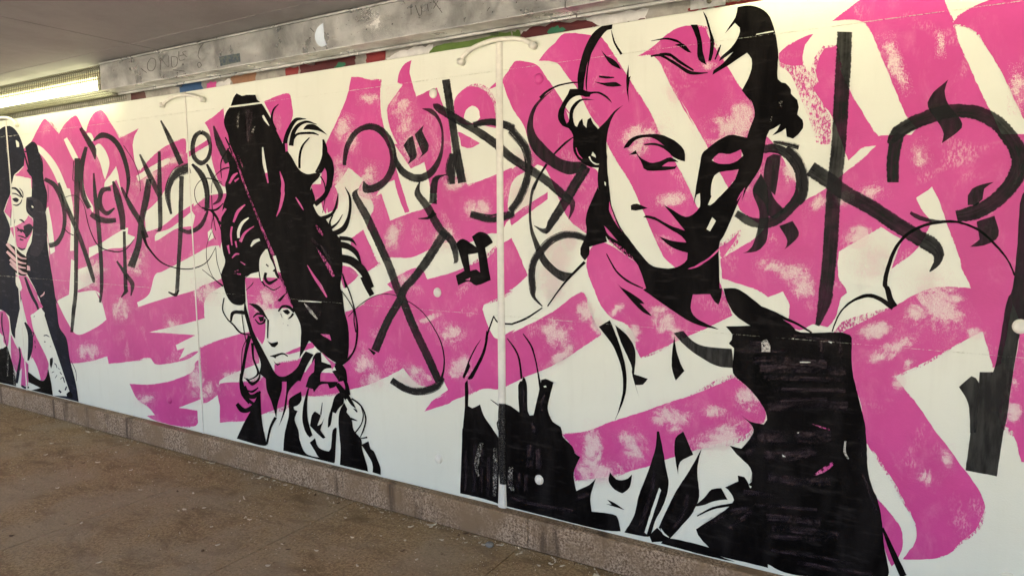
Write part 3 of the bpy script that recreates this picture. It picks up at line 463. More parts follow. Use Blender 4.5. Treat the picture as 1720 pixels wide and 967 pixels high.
('R', 'thin_black_line', 'ink', 12, '', '', '', '-11134,3436 -10842,3462 -10618,3342 -10506,2995 -10301,2734 -9920,2651 -9611,2681 -9380,2833|-11136,3443 -10835,3472 -10603,3345 -10484,2999 -10280,2745 -9913,2670 -9624,2695 -9391,2838'),
('R', 'thin_black_line', 'ink', 13, '', '', '', '-9213,2954 -9158,2811 -9069,2710 -8806,2536 -8478,2467 -8126,2469 -7809,2567 -7618,2762|-9145,2965 -9092,2826 -9029,2728 -8786,2552 -8471,2482 -8129,2483 -7821,2576 -7628,2765'),
('R', 'thin_black_line', 'ink', 11, '', '', '', '-9500,4114 -9278,3883 -9179,3681 -9166,3482|-9487,4118 -9266,3886 -9165,3682 -9152,3482'),
('R', 'thin_black_line', 'ink', 13, '', '', '', '-11209,2978 -11089,2911 -10945,2874|-11188,2989 -11071,2923 -10931,2887'),
('R', 'thin_black_line', 'ink', 3, '', '', '', '-8674,2137 -8502,2091 -8421,2181|-8663,2153 -8514,2136 -8453,2192'),
('R', 'black_stroke', 'wash', 6, '', '', '', '-8633,4379 -8504,4149 -8293,3796|-8598,4387 -8410,4169 -8178,3822'),
('R', 'dry_black_stroke', 'dry', 7, '', '', '', '-8091,3821 -8356,3776 -8549,3623 -8627,3430 -8531,3174|-8033,3691 -8238,3660 -8415,3579 -8498,3429 -8480,3180'),
('R', 'black_stroke', 'wash', 14, '', '', '', '-8289,3662 -8337,3311 -8382,2926 -8450,2536 -8512,2205 -8533,2133 -8576,2118|-8190,3657 -8237,3308 -8281,2925 -8361,2535 -8423,2204 -8481,2114 -8571,2102'),
('R', 'black_stroke', 'wash', 15, '', '', '', '-8378,2971 -8144,2916 -7863,3012 -7728,3202|-8348,3015 -8152,2976 -7931,3052 -7769,3215'),
('R', 'black_stroke', 'wash', 16, '', '', '', '-8032,3792 -7853,3603 -7794,3410 -7819,3210|-7993,3808 -7755,3629 -7700,3414 -7737,3207'),
('R', 'black_stroke', 'wash', 17, '', '', '', '-7826,4159 -7711,4110 -7666,3982 -7726,3871 -7824,3837 -7917,3893 -7933,4009 -7878,4121 -7763,4161|-7772,4205 -7630,4135 -7597,3979 -7659,3841 -7837,3772 -8004,3871 -8029,4017 -7957,4156 -7814,4211'),
('R', 'black_stroke', 'wash', 18, '', '', '', '-8028,3790 -7879,3654 -7796,3481 -7800,3242|-7991,3809 -7784,3684 -7691,3489 -7705,3243'),
('R', 'black_stroke', 'wash', 19, '', '', '', '-7740,3782 -7633,3585 -7533,3434 -7554,3352 -7642,3295|-7697,3792 -7549,3608 -7432,3446 -7487,3325 -7629,3283'),
('R', 'black_stroke', 'wash', 20, '', '', '', '-7566,4238 -7521,4009 -7369,3772|-7533,4243 -7393,4033 -7246,3803'),
('R', 'thin_black_line', 'ink', 20, '', '', '', '-7432,3532 -7669,3617 -7863,3596 -7992,3479 -7972,3331 -7851,3240 -7821,3242 -7614,3221 -7434,3293|-7439,3524 -7673,3607 -7854,3588 -7977,3477 -7958,3335 -7841,3247 -7818,3251 -7617,3230 -7442,3301'),
('R', 'thin_black_line', 'ink', 16, '', '', '', '-7702,2950 -7804,2780 -7820,2590 -7717,2384 -7519,2279|-7691,2947 -7793,2779 -7808,2591 -7707,2388 -7511,2285'),
('R', 'thin_black_line', 'ink', 17, '', '', '', '-7630,2744 -7616,2558 -7517,2337|-7619,2745 -7604,2560 -7506,2339'),
('R', 'thin_black_line', 'ink', 21, '', '', '', '-7295,3728 -7467,3698 -7621,3593 -7663,3429|-7292,3721 -7461,3692 -7610,3590 -7652,3428'),
('R', 'thin_black_line', 'ink', 17, '', '', '', '-7655,3205 -7526,3003 -7509,2857|-7637,3210 -7509,3007 -7491,2859'),
('R', 'thin_black_line', 'ink', 18, '', '', '', '-7626,3171 -7697,3004 -7621,2855|-7614,3170 -7686,3005 -7610,2858'),
('R', 'black_stroke', 'wash', 7, '', '', 'large black ring shaped brush stroke on the pink flag', '-5374,3670 -5325,3828 -5240,3944 -5133,4009 -5010,4017 -4912,3979 -4817,3885 -4764,3758 -4776,3636 -4862,3519 -4991,3464 -5069,3461 -5121,3500|-5425,3677 -5399,3847 -5308,3983 -5172,4065 -5002,4089 -4847,4036 -4725,3916 -4670,3763 -4685,3612 -4790,3470 -4952,3383 -5136,3382 -5137,3497'),
('R', 'black_stroke', 'wash', 8, '', '', '', '-4714,3757 -4699,3653 -4606,3530 -4417,3461 -4227,3512 -4121,3638 -4079,3786 -4079,3960 -4122,4080 -4213,4168 -4330,4181|-4683,3762 -4635,3674 -4543,3590 -4412,3544 -4284,3574 -4179,3663 -4114,3792 -4107,3958 -4160,4065 -4244,4131 -4332,4175'),
('P', 'black_stroke', 'washp', 9, '', '', '', '-4580,3837 -4510,3905 -4456,3922 -4408,3735 -4422,3704 -4531,3645 -4496,3698'),
('P', 'black_stroke', 'washp', 10, '', '', '', '-4436,3936 -4362,3988 -4316,4017 -4337,3966 -4256,3818 -4270,3768 -4383,3694 -4342,3741'),
('R', 'black_stroke', 'wash', 9, '', '', '', '-4088,4427 -4048,4192 -3997,3906 -3961,3667 -3916,3437|-3990,4428 -3951,4195 -3907,3911 -3864,3676 -3813,3449'),
('R', 'dry_black_stroke', 'dry', 10, '', '', '', '-4008,3733 -4064,3590 -4033,3432|-3912,3711 -3937,3578 -3948,3434'),
('R', 'black_stroke', 'wash', 18, '', '', 'long black diagonal crossing the white joint strip', '-4200,4206 -4161,4138 -3975,4031 -3770,3920 -3525,3767 -3335,3618 -3098,3480 -2948,3384 -2831,3291 -2728,3223 -2712,3178 -2728,3091|-4192,4214 -4106,4200 -3923,4095 -3718,3982 -3466,3828 -3278,3681 -3047,3545 -2893,3445 -2773,3349 -2670,3257 -2672,3172 -2722,3089'),
('R', 'black_stroke', 'wash', 19, '', '', '', '-2601,3570 -2715,3407 -2815,3252 -2926,3092 -2966,3010 -3073,3036|-2514,3518 -2626,3356 -2730,3204 -2856,3050 -2952,2958 -3075,3031'),
('R', 'dry_black_stroke', 'dry', 19, '', '', '', '-3720,3950 -3557,3960 -3439,3936 -3328,3890 -3344,3874 -3246,3774 -3198,3706 -3166,3569 -3197,3433 -3266,3292 -3347,3197 -3334,3172 -3446,3154 -3565,3139 -3763,3176|-3733,4005 -3561,4025 -3418,4002 -3280,3950 -3265,3913 -3175,3814 -3115,3725 -3086,3566 -3119,3411 -3193,3258 -3273,3165 -3286,3108 -3428,3072 -3575,3061 -3784,3110'),
('R', 'black_stroke', 'wash', 19, '', '', '', '-5209,3424 -5303,3351 -5161,3118 -5004,2853 -4849,2576 -4755,2366 -4697,2275 -4546,1972 -4378,1691 -4228,1438|-5195,3417 -5212,3367 -5054,3156 -4897,2890 -4743,2612 -4650,2404 -4593,2314 -4445,2015 -4280,1737 -4138,1482'),
('R', 'dry_black_stroke', 'dry', 20, '', '', '', '-4143,1515 -4232,1447 -4332,1398 -4470,1364 -4612,1372 -4789,1434|-4108,1496 -4172,1391 -4304,1318 -4478,1281 -4653,1297 -4838,1368'),
('R', 'thin_black_line', 'ink', 21, '', '', '', '-5406,2036 -5225,2178 -5010,2286 -4806,2313 -4609,2269 -4380,2153 -4197,1938 -4128,1763 -4131,1597 -4182,1472|-5413,2041 -5232,2185 -5014,2294 -4804,2322 -4603,2278 -4371,2160 -4185,1944 -4112,1767 -4109,1598 -4146,1468'),
('R', 'black_stroke', 'wash', 22, '', '', '', '-4123,2994 -4352,2709 -4524,2523 -4648,2411 -4735,2263 -4907,2029 -5091,1707|-4032,2947 -4259,2661 -4441,2473 -4557,2368 -4637,2228 -4805,1998 -4976,1680'),
('R', 'thin_black_line', 'ink', 23, '', '', '', '-5131,1711 -5051,1644|-5125,1717 -5017,1677'),
('R', 'black_stroke', 'wash', 23, '', '', '', '-4388,3467 -4452,3347 -4337,3199 -4192,2990 -4031,2851 -3976,2693 -3986,2667|-4373,3464 -4371,3364 -4248,3242 -4107,3038 -3948,2887 -3919,2697 -3981,2663'),
('R', 'black_stroke', 'wash', 24, '', '', '', '-4049,3530 -4221,3496 -4269,3254|-4047,3525 -4149,3467 -4167,3245'),
('R', 'thin_black_line', 'ink', 24, '', '', '', '-4227,3189 -4283,3124 -4409,3106|-4175,3147 -4270,3096 -4408,3100'),
('P', 'black_stroke', 'ink', 24, '', '', 'black chain link shape left of the white joint strip', '-3944,2862 -3864,2907 -3709,2830 -3759,2929 -3664,2976 -3571,2945 -3519,2876 -3607,2825 -3548,2518 -3714,2459 -3801,2496 -3929,2450 -3956,2548 -3852,2596|-3805,2756 -3692,2773 -3669,2588 -3712,2615 -3782,2598|-3844,2509 -3782,2533 -3792,2504'),
('R', 'black_stroke', 'wash', 15, '', '', '', '-1104,3578 -1021,3579 -961,3550 -908,3495 -869,3418 -859,3340 -878,3255 -928,3184 -1003,3119 -1072,3097 -1165,3102 -1271,3155|-1112,3640 -1015,3648 -925,3606 -856,3534 -803,3438 -785,3332 -810,3219 -873,3128 -963,3049 -1063,3016 -1186,3033 -1296,3107'),
('R', 'dry_black_stroke', 'dry', 16, '', '', '', '-944,3601 -881,3529 -839,3451 -825,3351 -836,3254 -856,3213|-915,3631 -842,3558 -792,3465 -768,3350 -781,3234 -823,3186'),
('R', 'dry_black_stroke', 'dry', 17, '', '', '', '-1028,3651 -933,3622 -850,3593|-1026,3669 -927,3656 -842,3630'),
('P', 'black_stroke', 'washp', 16, '', '', '', '-1068,3546 -1024,3571 -968,3557 -988,3356 -1000,3263 -1086,3375'),
('P', 'black_stroke', 'washp', 17, '', '', '', '-1164,3302 -1110,3431 -1094,3391 -1031,3295 -1003,3235 -932,3156 -983,3090 -1048,3113 -1072,3203'),
('P', 'black_stroke', 'washp', 16, '', '', '', '-965,3034 -872,3073 -824,2990 -841,2935 -922,2859 -903,2923'),
('P', 'black_stroke', 'washp', 18, '', '', '', '-1166,3306 -1104,3427 -1053,3292 -1044,2977 -1072,2887 -1125,2840 -1225,2824 -1159,2874 -1119,3022 -1112,3147'),
('R', 'black_stroke', 'wash', 16, '', '', 'tall black bar stroke right of the large face', '-621,4403 -622,4215 -628,3905 -630,3626 -636,3522 -651,3255 -656,2984 -664,2712 -674,2584 -678,2490 -690,2304|-521,4386 -519,4197 -524,3890 -529,3612 -535,3506 -549,3244 -553,2977 -564,2705 -574,2576 -583,2471 -659,2295'),
('R', 'black_stroke', 'wash', 17, '', '', 'long black diagonal stroke with a hooked end', '-789,3407 -672,3321 -548,3221 -371,3113 -228,3009 -87,2916 -3,2860 34,2833 39,2794 18,2728|-734,3498 -614,3414 -496,3316 -323,3208 -180,3103 -43,3011 54,2948 100,2855 76,2772 24,2723'),
('R', 'black_stroke', 'wash', 18, '', '', 'largest black ring stroke at the right end', '-252,3590 -194,3631 -122,3677 -42,3713 62,3743 152,3745 240,3720 325,3658 399,3548 429,3473 432,3409 392,3311 320,3223 234,3172 148,3139|-276,3611 -250,3701 -166,3764 -75,3805 41,3836 151,3837 262,3808 376,3732 471,3604 522,3492 522,3369 464,3242 372,3140 268,3076 166,3062'),
('R', 'black_stroke', 'wash', 19, '', '', '', '-189,3335 -193,3472 -184,3574 -171,3651|-265,3337 -273,3482 -262,3602 -218,3677'),
('P', 'black_stroke', 'washp', 19, '', '', '', '-46,3861 -15,3927 34,3971 66,4001 49,3931 74,3841 146,3739 157,3680 101,3625 49,3587 58,3648 20,3729 -26,3801'),
('P', 'black_stroke', 'washp', 19, '', '', '', '213,3238 235,3281 291,3309 351,3321 301,3279 296,3212 265,3173 216,3174'),
('P', 'black_stroke', 'washp', 19, '', '', '', '271,3065 366,3104 395,3007 383,2949 320,2909 243,2898 294,2948 282,3007'),
('R', 'thin_black_line', 'ink', 20, '', '', '', '-161,2482 -191,2535 -214,2606 -230,2627 -222,2718 -186,2864 -122,2966 -21,3031 105,3056 187,3048 287,3000 380,2904 450,2811 490,2715|-195,2457 -225,2517 -245,2592 -259,2626 -248,2725 -205,2875 -134,2982 -28,3050 103,3076 190,3063 294,3013 389,2915 458,2817 499,2721'),
('R', 'thin_black_line', 'ink', 21, '', '', '', '-568,2261 -523,2396 -448,2484 -356,2526 -287,2513 -195,2447|-576,2264 -532,2401 -457,2498 -361,2552 -278,2541 -178,2480'),
('R', 'black_stroke', 'wash', 21, '', '', '', '-117,3117 -57,3076 17,3059 104,3055|-108,3138 -49,3107 19,3083 104,3067'),
('P', 'black_stroke', 'washp', 21, '', '', 'wide black bar stroke at the right edge of the mural', '1362,3278 512,3250 496,3180 497,2892 488,2633 461,2534 432,2184 414,2071 340,2063 339,1766 328,1643 311,1645 295,1375 472,1365 492,1673 504,1759 520,2043 543,2343 559,2427 1413,2555'),
('P', 'black_stroke', 'washp', 22, '', '', '', '228,1947 296,2030 344,1982 343,1766 341,1645 307,1640 294,1811 265,1890'),
('R', 'thin_black_line', 'ink', 19, '', '', '', '-2589,4257 -2703,4267 -2849,4254 -2956,4214 -3020,4170|-2589,4247 -2701,4255 -2843,4239 -2943,4196 -2999,4149'),
('P', 'black_stroke', 'washp', 20, '', '', '', '-2870,4224 -3006,4156 -3102,4054 -3146,3910 -3130,3789 -3061,3673 -2933,3575 -2808,3506 -2705,3479 -2555,3523 -2555,3585 -2706,3592 -2829,3634 -2965,3751 -3060,3858 -3081,3970 -3049,4078 -2964,4161'),
('R', 'thin_black_line', 'ink', 21, '', '', '', '-2690,3802 -2785,3748 -2877,3669|-2683,3794 -2770,3732 -2864,3658'),
('R', 'thin_black_line', 'ink', 21, '', '', '', '-2954,3586 -3028,3481 -3089,3361|-2933,3574 -3009,3472 -3067,3352'),
('P', 'black_stroke', 'washp', 22, '', '', '', '-2958,3561 -3088,3393 -3128,3206 -3121,3017 -3075,2855 -2998,2693 -2861,2577 -2771,2537 -2690,2616 -2816,2639 -2937,2736 -3028,2882 -3090,3017 -3104,3206 -3057,3392'),
('R', 'dry_black_stroke', 'dry', 23, '', '', '', '-2544,2948 -2650,2981 -2795,2983 -2929,2926 -3028,2837 -3110,2730 -3141,2595 -3129,2456 -3093,2371 -2996,2298|-2564,2894 -2660,2919 -2778,2916 -2884,2869 -2967,2793 -3041,2707 -3066,2594 -3054,2467 -3060,2389 -2986,2306'),
('R', 'thin_black_line', 'ink', 24, '', '', '', '-2578,2728 -2706,2603 -2808,2490 -2942,2309|-2557,2710 -2689,2589 -2794,2480 -2932,2303'),
('R', 'thin_black_line', 'ink', 17, '', '', '', '-3314,2105 -3151,2173 -2988,2284|-3321,2120 -3161,2189 -2994,2293'),
('R', 'thin_black_line', 'ink', 18, '', '', '', '-3527,2173 -3467,2109 -3319,2104 -3318,2113|-3516,2181 -3460,2123 -3317,2121 -3318,2113'),
('P', 'painted_portrait', 'ink', 19, '', 'big', 'large painted woman with downcast eyes, black hair and shadowed cheek', '-1314,4676 -1252,4678 -1176,4658 -1100,4602 -1061,4529 -1037,4450 -1019,4358 -1010,4290 -1008,4116 -952,4080 -914,4031 -913,4001 -868,3952 -856,3901 -856,3899 -865,3847 -827,3806 -822,3746 -853,3703 -888,3675 -932,3692 -941,3754 -970,3733 -1036,3707 -1000,3743 -979,3787 -1023,3760 -1056,3747 -1073,3709 -1083,3648 -1092,3586 -1105,3501 -1119,3462 -1170,3378 -1215,3307 -1244,3215 -1227,3319 -1269,3217 -1322,3080 -1376,2952 -1409,2869 -1395,2543 -1377,2544 -1382,2473 -1403,2412 -1433,2434 -1470,2492 -1608,2484 -1624,2374 -1574,2292 -1393,2215 -1524,2229 -1634,2263 -1772,2340 -1939,2442 -2031,2500 -2005,2514 -2046,2634 -2100,2732 -2194,2793 -2275,2855 -2358,2930 -2400,3019 -2361,3222 -2333,3234 -2292,3133 -2236,3019 -2155,2919 -2075,2821 -2008,2747 -1943,2700 -1816,2685 -1717,2713 -1662,2763 -1657,2817 -1769,2851 -1844,2899 -1898,2947 -1782,2912 -1671,2901 -1709,2949 -1809,3008 -1936,3081 -2039,3104 -2014,3121 -1936,3106 -1809,3039 -1685,2997 -1786,3117 -1865,3205 -1812,3177 -1712,3117 -1651,3110 -1592,3151 -1566,3186 -1569,3292 -1594,3281 -1617,3197 -1596,3375 -1575,3503 -1560,3595 -1531,3640 -1543,3618 -1463,3678 -1360,3731 -1289,3723 -1218,3703 -1190,3795 -1168,3855 -1174,3925 -1203,3990 -1195,3966 -1266,4058 -1222,4139 -1198,4213 -1200,4282 -1235,4332 -1304,4294 -1396,4243 -1491,4197 -1484,4229 -1413,4276 -1336,4352 -1445,4294 -1430,4325 -1353,4385 -1300,4463 -1294,4524 -1330,4563 -1404,4494 -1372,4542 -1327,4605|-1480,3546 -1428,3596 -1340,3587 -1262,3617 -1242,3570 -1284,3533 -1346,3512 -1427,3517|-1482,3273 -1480,3355 -1457,3427 -1425,3450 -1274,3467 -1296,3398 -1350,3327 -1428,3248 -1452,3220 -1486,3195 -1504,3200 -1476,3267|-1467,3103 -1437,3074 -1482,2992 -1511,3009'),
('P', 'jaw_line', 'pink', 20, 'big', '', '', '-1655,2687 -1571,2729 -1477,2791 -1403,2864 -1414,2834 -1512,2749 -1594,2699'),
('P', 'neck_gap', 'pinkdry', 20, 'big', '', '', '-1375,2544 -1350,2474 -1303,2347 -1337,2333 -1385,2377 -1373,2473'),
('P', 'hair', 'ink', 24, 'big', '', '', '-2717,4209 -2737,4167 -2788,4100 -2829,4023 -2829,3960 -2788,3903 -2727,3877 -2686,3816 -2686,3744 -2681,3681 -2635,3607 -2595,3578 -2516,3535 -2442,3527 -2451,3430 -2441,3335 -2444,3375 -2493,3275 -2541,3173 -2562,3083 -2554,2967 -2611,2836 -2611,2783 -2567,2732 -2525,2785 -2525,2850 -2358,2898 -2386,3000 -2351,2917 -2248,2855 -2194,2818 -2277,3019 -2319,3196 -2349,3410 -2363,3536 -2365,3723 -2361,3568 -2371,3691 -2363,3804 -2335,3906 -2289,3980 -2219,4034 -2308,3985 -2364,3925 -2449,3853 -2493,3900 -2518,3954 -2547,3939 -2557,3869 -2587,3898 -2597,3952 -2626,3927 -2646,3884 -2666,3895 -2687,3967 -2677,4029 -2617,4094 -2558,4102 -2480,4095 -2558,4115 -2627,4113 -2687,4074 -2717,4023 -2727,3935 -2747,3918 -2767,3965 -2768,4036 -2737,4096 -2687,4136 -2627,4148 -2568,4129 -2529,4126 -2519,4147 -2461,4150 -2384,4108 -2322,4055 -2365,4115 -2442,4161 -2519,4168 -2558,4177 -2598,4198'),
('P', 'hair_gap', 'cream', 25, 'big', '', '', '-2497,3664 -2472,3635 -2467,3612 -2511,3635'),
('R', 'hair_gap', 'cream', 26, 'big', '', '', '-2538,3621 -2510,3580 -2469,3553 -2438,3555|-2524,3628 -2502,3586 -2465,3565 -2438,3560'),
('P', 'hair_gap', 'cream', 25, 'big', '', '', '-2388,3410 -2374,3401 -2374,3370 -2386,3384'),
('R', 'hair_gap', 'pink', 25, 'big', '', '', '-2658,3706 -2640,3649 -2597,3608|-2653,3707 -2630,3654 -2593,3611'),
('P', 'hair_gap', 'pink', 25, 'big', '', '', '-2340,3247 -2319,3171 -2250,3019 -2220,2979 -2291,3070 -2344,3171'),
('P', 'hair_gap', 'pink', 26, 'big', '', '', '-2387,3034 -2331,2981 -2260,2903 -2345,2955'),
('P', 'hair_gap', 'pinkdry', 27, 'big', '', '', '-2347,2917 -2221,2856 -2100,2739 -2207,2786 -2289,2842'),
('P', 'hair_gap', 'worncream', 20, 'big', '', '', '-999,3956 -970,3954 -972,3908 -991,3925'),
('R', 'hair_gap', 'worncream', 20, 'big', '', '', '-1048,3847 -1060,3798|-1040,3844 -1047,3795'),
('R', 'hair_gap', 'pink', 20, 'big', '', '', '-1225,3325 -1257,3279 -1281,3230|-1221,3322 -1249,3274 -1277,3228'),
('R', 'hair_gap', 'cream', 20, 'big', '', '', '-1170,4455 -1110,4456 -1047,4459|-1171,4459 -1112,4465 -1049,4467'),
('P', 'brow', 'ink', 25, 'big', '', '', '-2220,3678 -2175,3740 -2102,3774 -1994,3780 -1896,3769 -1782,3716 -1704,3637 -1694,3546 -1789,3584 -1868,3680 -1949,3739 -2020,3756 -2110,3740 -2174,3684'),
('R', 'eyelid', 'ink', 26, 'big', '', '', '-2037,3693 -1949,3687 -1874,3657 -1790,3591|-2038,3703 -1947,3706 -1863,3677 -1771,3617'),
('P', 'eyelash', 'ink', 27, 'big', '', '', '-2170,3621 -2109,3657 -2081,3607 -1990,3551 -1901,3556 -1814,3585 -1745,3543 -1831,3548 -1883,3515 -1779,3510 -1757,3516 -1774,3490 -2007,3486 -2063,3563 -2100,3625'),
('P', 'nostril', 'ink', 20, 'big', '', '', '-2148,3204 -2093,3218 -1999,3180 -2053,3168 -2105,3160 -2145,3166'),
('R', 'neck_line', 'ink', 28, 'big', '', '', '-2368,2794 -2280,2646 -2169,2558 -2033,2508|-2360,2797 -2267,2656 -2159,2574 -2029,2517'),
('P', 'neck_line', 'ink', 29, 'big', '', '', '-2261,2539 -2224,2510 -2137,2469 -2043,2411 -2014,2381 -2056,2385 -1947,2282 -2028,2311 -2136,2406'),
('P', 'hat_stroke', 'ink', 25, 'big', '', '', '-2420,4694 -2373,4694 -2324,4694 -2330,4658 -2372,4654 -2426,4607 -2493,4518 -2548,4415 -2575,4294 -2588,4190 -2638,4195 -2645,4289 -2624,4399 -2590,4506 -2535,4609 -2481,4663'),
('R', 'hat_stroke', 'ink', 26, 'big', '', '', '-2455,4588 -2519,4499 -2554,4379 -2568,4244 -2556,4168|-2450,4585 -2509,4494 -2541,4376 -2554,4242 -2551,4168'),
('R', 'hat_stroke', 'ink', 26, 'big', '', '', '-2338,4648 -2312,4541 -2251,4439|-2333,4649 -2298,4545 -2233,4447'),
('P', 'hat_stroke', 'ink', 27, 'big', '', '', '-2425,4500 -2371,4443 -2317,4412 -2264,4358 -2247,4323 -2303,4350 -2357,4392'),
('R', 'hat_stroke', 'ink', 26, 'big', '', '', '-2445,4279 -2370,4260 -2305,4260|-2443,4294 -2369,4280 -2305,4267'),
('P', 'hat_stroke', 'ink', 27, 'big', '', '', '-2487,4248 -2396,4229 -2289,4224 -2238,4189 -2315,4188 -2369,4197'),
('P', 'hat_stroke', 'ink', 25, 'big', '', '', '-2181,4354 -2199,4254 -2196,4158 -2172,4043 -2179,4156 -2160,4262 -2177,4252'),
('R', 'hair_strand', 'ink', 20, 'big', '', '', '-1989,4515 -1872,4512 -1789,4484 -1737,4457|-1990,4519 -1872,4526 -1784,4501 -1733,4465'),
('P', 'hair_strand', 'ink', 21, 'big', '', '', '-1794,4462 -1726,4462 -1657,4383 -1689,4393 -1749,4439'),
('R', 'hair_strand', 'ink', 22, 'big', '', '', '-1991,4390 -1909,4384 -1789,4305 -1665,4219 -1527,4215|-1992,4404 -1904,4401 -1777,4324 -1658,4245 -1527,4220'),
('R', 'hair_strand', 'ink', 23, 'big', '', '', '-1919,4393 -1837,4379 -1753,4313 -1642,4241|-1919,4412 -1829,4400 -1741,4331 -1635,4252'),
('P', 'hair_strand', 'ink', 24, 'big', '', '', '-1669,4598 -1616,4591 -1583,4483 -1569,4380 -1538,4278 -1581,4303 -1611,4351 -1616,4465'),
('P', 'hair_strand', 'ink', 25, 'big', '', '', '-1574,4685 -1542,4634 -1505,4517 -1484,4459 -1488,4359 -1504,4305 -1525,4305 -1514,4407 -1522,4520'),
('R', 'hair_strand', 'ink', 20, 'big', '', '', '-1435,4417 -1458,4369 -1478,4313|-1429,4414 -1443,4362 -1470,4308'),
('P', 'shoulder_line', 'ink', 20, 'big', '', '', '-2432,2157 -2380,2190 -2329,2222 -2282,2125 -2212,1949 -2173,1784 -2171,1627 -2207,1490 -2275,1337 -2234,1460 -2201,1623 -2210,1779 -2245,1894 -2309,2018'),
('P', 'shoulder_line', 'ink', 21, 'big', '', '', '-2279,2182 -2173,2108 -2104,2011 -2090,1909 -2101,1772 -1978,1747 -2020,1691 -2087,1679 -2048,1561 -2114,1751 -2129,1853 -2212,2014'),
('P', 'shoulder_line', 'ink', 16, 'big', '', '', '-1756,2133 -1772,1979 -1770,1854 -1736,1760 -1665,1849 -1701,1911 -1735,2008'),
('P', 'collar', 'washp', 17, 'big', '', '', '-1762,2155 -1682,2180 -1606,2106 -1496,2067 -1290,2068 -1269,1914 -1398,1918 -1518,1967 -1642,2041 -1730,2120'),
('P', 'painted_dress', 'ink', 22, '', 'dress', 'black painted dress of the large woman, built from broad marker strokes', '-1366,2544 -1340,2451 -1268,2337 -1153,2263 -1341,2243 -1287,2182 -1292,2139 -1314,2108 -1273,2075 -1280,1907 -1256,1850 -1139,1756 -1034,1627 -1007,1535 -1030,1494 -1132,1502 -1204,1543 -1119,1471 -1107,1416 -1128,1369 -1194,1273 -1284,1282 -1227,1218 -1121,1127 -1107,1020 -1129,991 -1165,1045 -1217,1048 -1210,1000 -1314,929 -1266,889 -1263,790 -1542,523 -1523,476 -1434,394 -1336,342 -1099,340 -964,339 -965,369 -743,337 -137,473 -128,527 -167,722 -196,941 -225,1059 -262,1141 -296,1269 -312,1468 -322,1545 -330,1613 -387,1828 -428,2000 -440,2230 -503,2263 -786,2240 -862,2297 -1026,2388 -1046,2399 -1205,2517 -1274,2549'),
('R', 'strap_line', 'ink', 23, 'dress', '', '', '-1095,2412 -997,2368 -910,2328 -813,2292 -712,2237|-1090,2425 -989,2390 -902,2350 -806,2309 -706,2249'),
('R', 'hem_line', 'ink', 23, 'dress', '', '', '-188,850 -134,688 -53,506|-177,858 -103,712 -17,537'),
('R', 'dress_fold', 'inklight', 23, 'dress', '', '', '-1041,1849 -813,1867 -483,1891|-1041,1891 -813,1909 -483,1931'),
('R', 'dress_fold', 'inklight', 24, 'dress', '', '', '-960,1762 -736,1790 -465,1817|-961,1799 -737,1827 -466,1852'),
('R', 'dress_fold', 'inklight', 25, 'dress', '', '', '-919,1687 -733,1720 -589,1740|-921,1720 -735,1752 -590,1771'),
('R', 'dress_fold', 'inklight', 23, 'dress', '', '', '-1252,2044 -1047,2060 -857,2074|-1252,2068 -1047,2083 -857,2097'),
('R', 'dress_fold', 'inklight', 24, 'dress', '', '', '-1161,2090 -1088,2088 -1017,2095|-1155,2156 -1086,2154 -1019,2160'),
('R', 'dress_fold', 'inklight', 23, 'dress', '', '', '-659,2182 -647,2026|-623,2188 -610,2031'),
('R', 'dress_fold', 'inklight', 23, 'dress', '', '', '-528,2226 -513,2032|-504,2229 -490,2036'),
('R', 'dress_fold', 'inklight', 24, 'dress', '', '', '-854,2193 -715,2189 -536,2181|-853,2220 -713,2216 -535,2208'),
('R', 'dress_fold', 'inklight', 24, 'dress', '', '', '-1073,1895 -816,1924 -472,1939|-1075,1970 -816,1997 -471,2010'),
('R', 'dress_fold', 'inklight', 26, 'dress', '', '', '-998,1592 -731,1655 -448,1679|-1007,1676 -735,1737 -447,1759'),
('R', 'dress_fold', 'inklight', 25, 'dress', '', '', '-1122,1961 -893,1985 -601,1984|-1124,2027 -892,2050 -598,2047'),
('R', 'dress_fold', 'inklight', 23, 'dress', '', '', '-1074,1342 -839,1364 -544,1430|-1070,1457 -842,1476 -553,1538'),
('R', 'dress_fold', 'inklight', 24, 'dress', '', '', '-1020,1200 -830,1226 -641,1310|-1020,1296 -841,1318 -664,1396'),
('R', 'dress_fold', 'inklight', 23, 'dress', '', '', '-991,1041 -770,1049 -539,1095|-983,1119 -767,1124 -541,1168'),
('R', 'dress_fold', 'inklight', 23, 'dress', '', '', '-943,642 -704,675 -466,697|-939,711 -700,742 -461,763'),
('R', 'dress_fold', 'inklight', 23, 'dress', '', '', '-1164,1265 -1086,1363|-1197,1294 -1119,1392'),
('R', 'dress_fold', 'inklight', 24, 'dress', '', '', '-1137,1213 -1052,1305|-1173,1252 -1087,1343'),
('R', 'dress_fold', 'inklight', 23, 'dress', '', '', '-1088,818 -900,850 -622,878|-1087,847 -898,879 -620,906'),
('R', 'dress_fold', 'inklight', 24, 'dress', '', '', '-991,727 -821,749 -597,784|-988,791 -818,812 -596,845'),
('R', 'dress_fold', 'inklight', 24, 'dress', '', '', '-1172,894 -1061,909 -944,908|-1170,944 -1056,958 -936,957'),
('R', 'dress_fold', 'inklight', 23, 'dress', '', '', '-1109,1107 -1122,1018|-1082,1106 -1095,1018'),
('R', 'dress_fold', 'inklight', 23, 'dress', '', '', '-1465,536 -1287,691 -1097,767|-1497,582 -1308,743 -1108,823'),
('R', 'dress_fold', 'inklight', 24, 'dress', '', '', '-1266,575 -1090,755|-1289,602 -1113,782'),
('R', 'dress_fold', 'inklight', 25, 'dress', '', '', '-980,824 -815,848 -624,878|-979,853 -814,877 -624,906'),
('R', 'dress_fold', 'inklight', 25, 'dress', '', '', '-977,712 -760,750 -603,751|-976,771 -756,808 -595,809'),
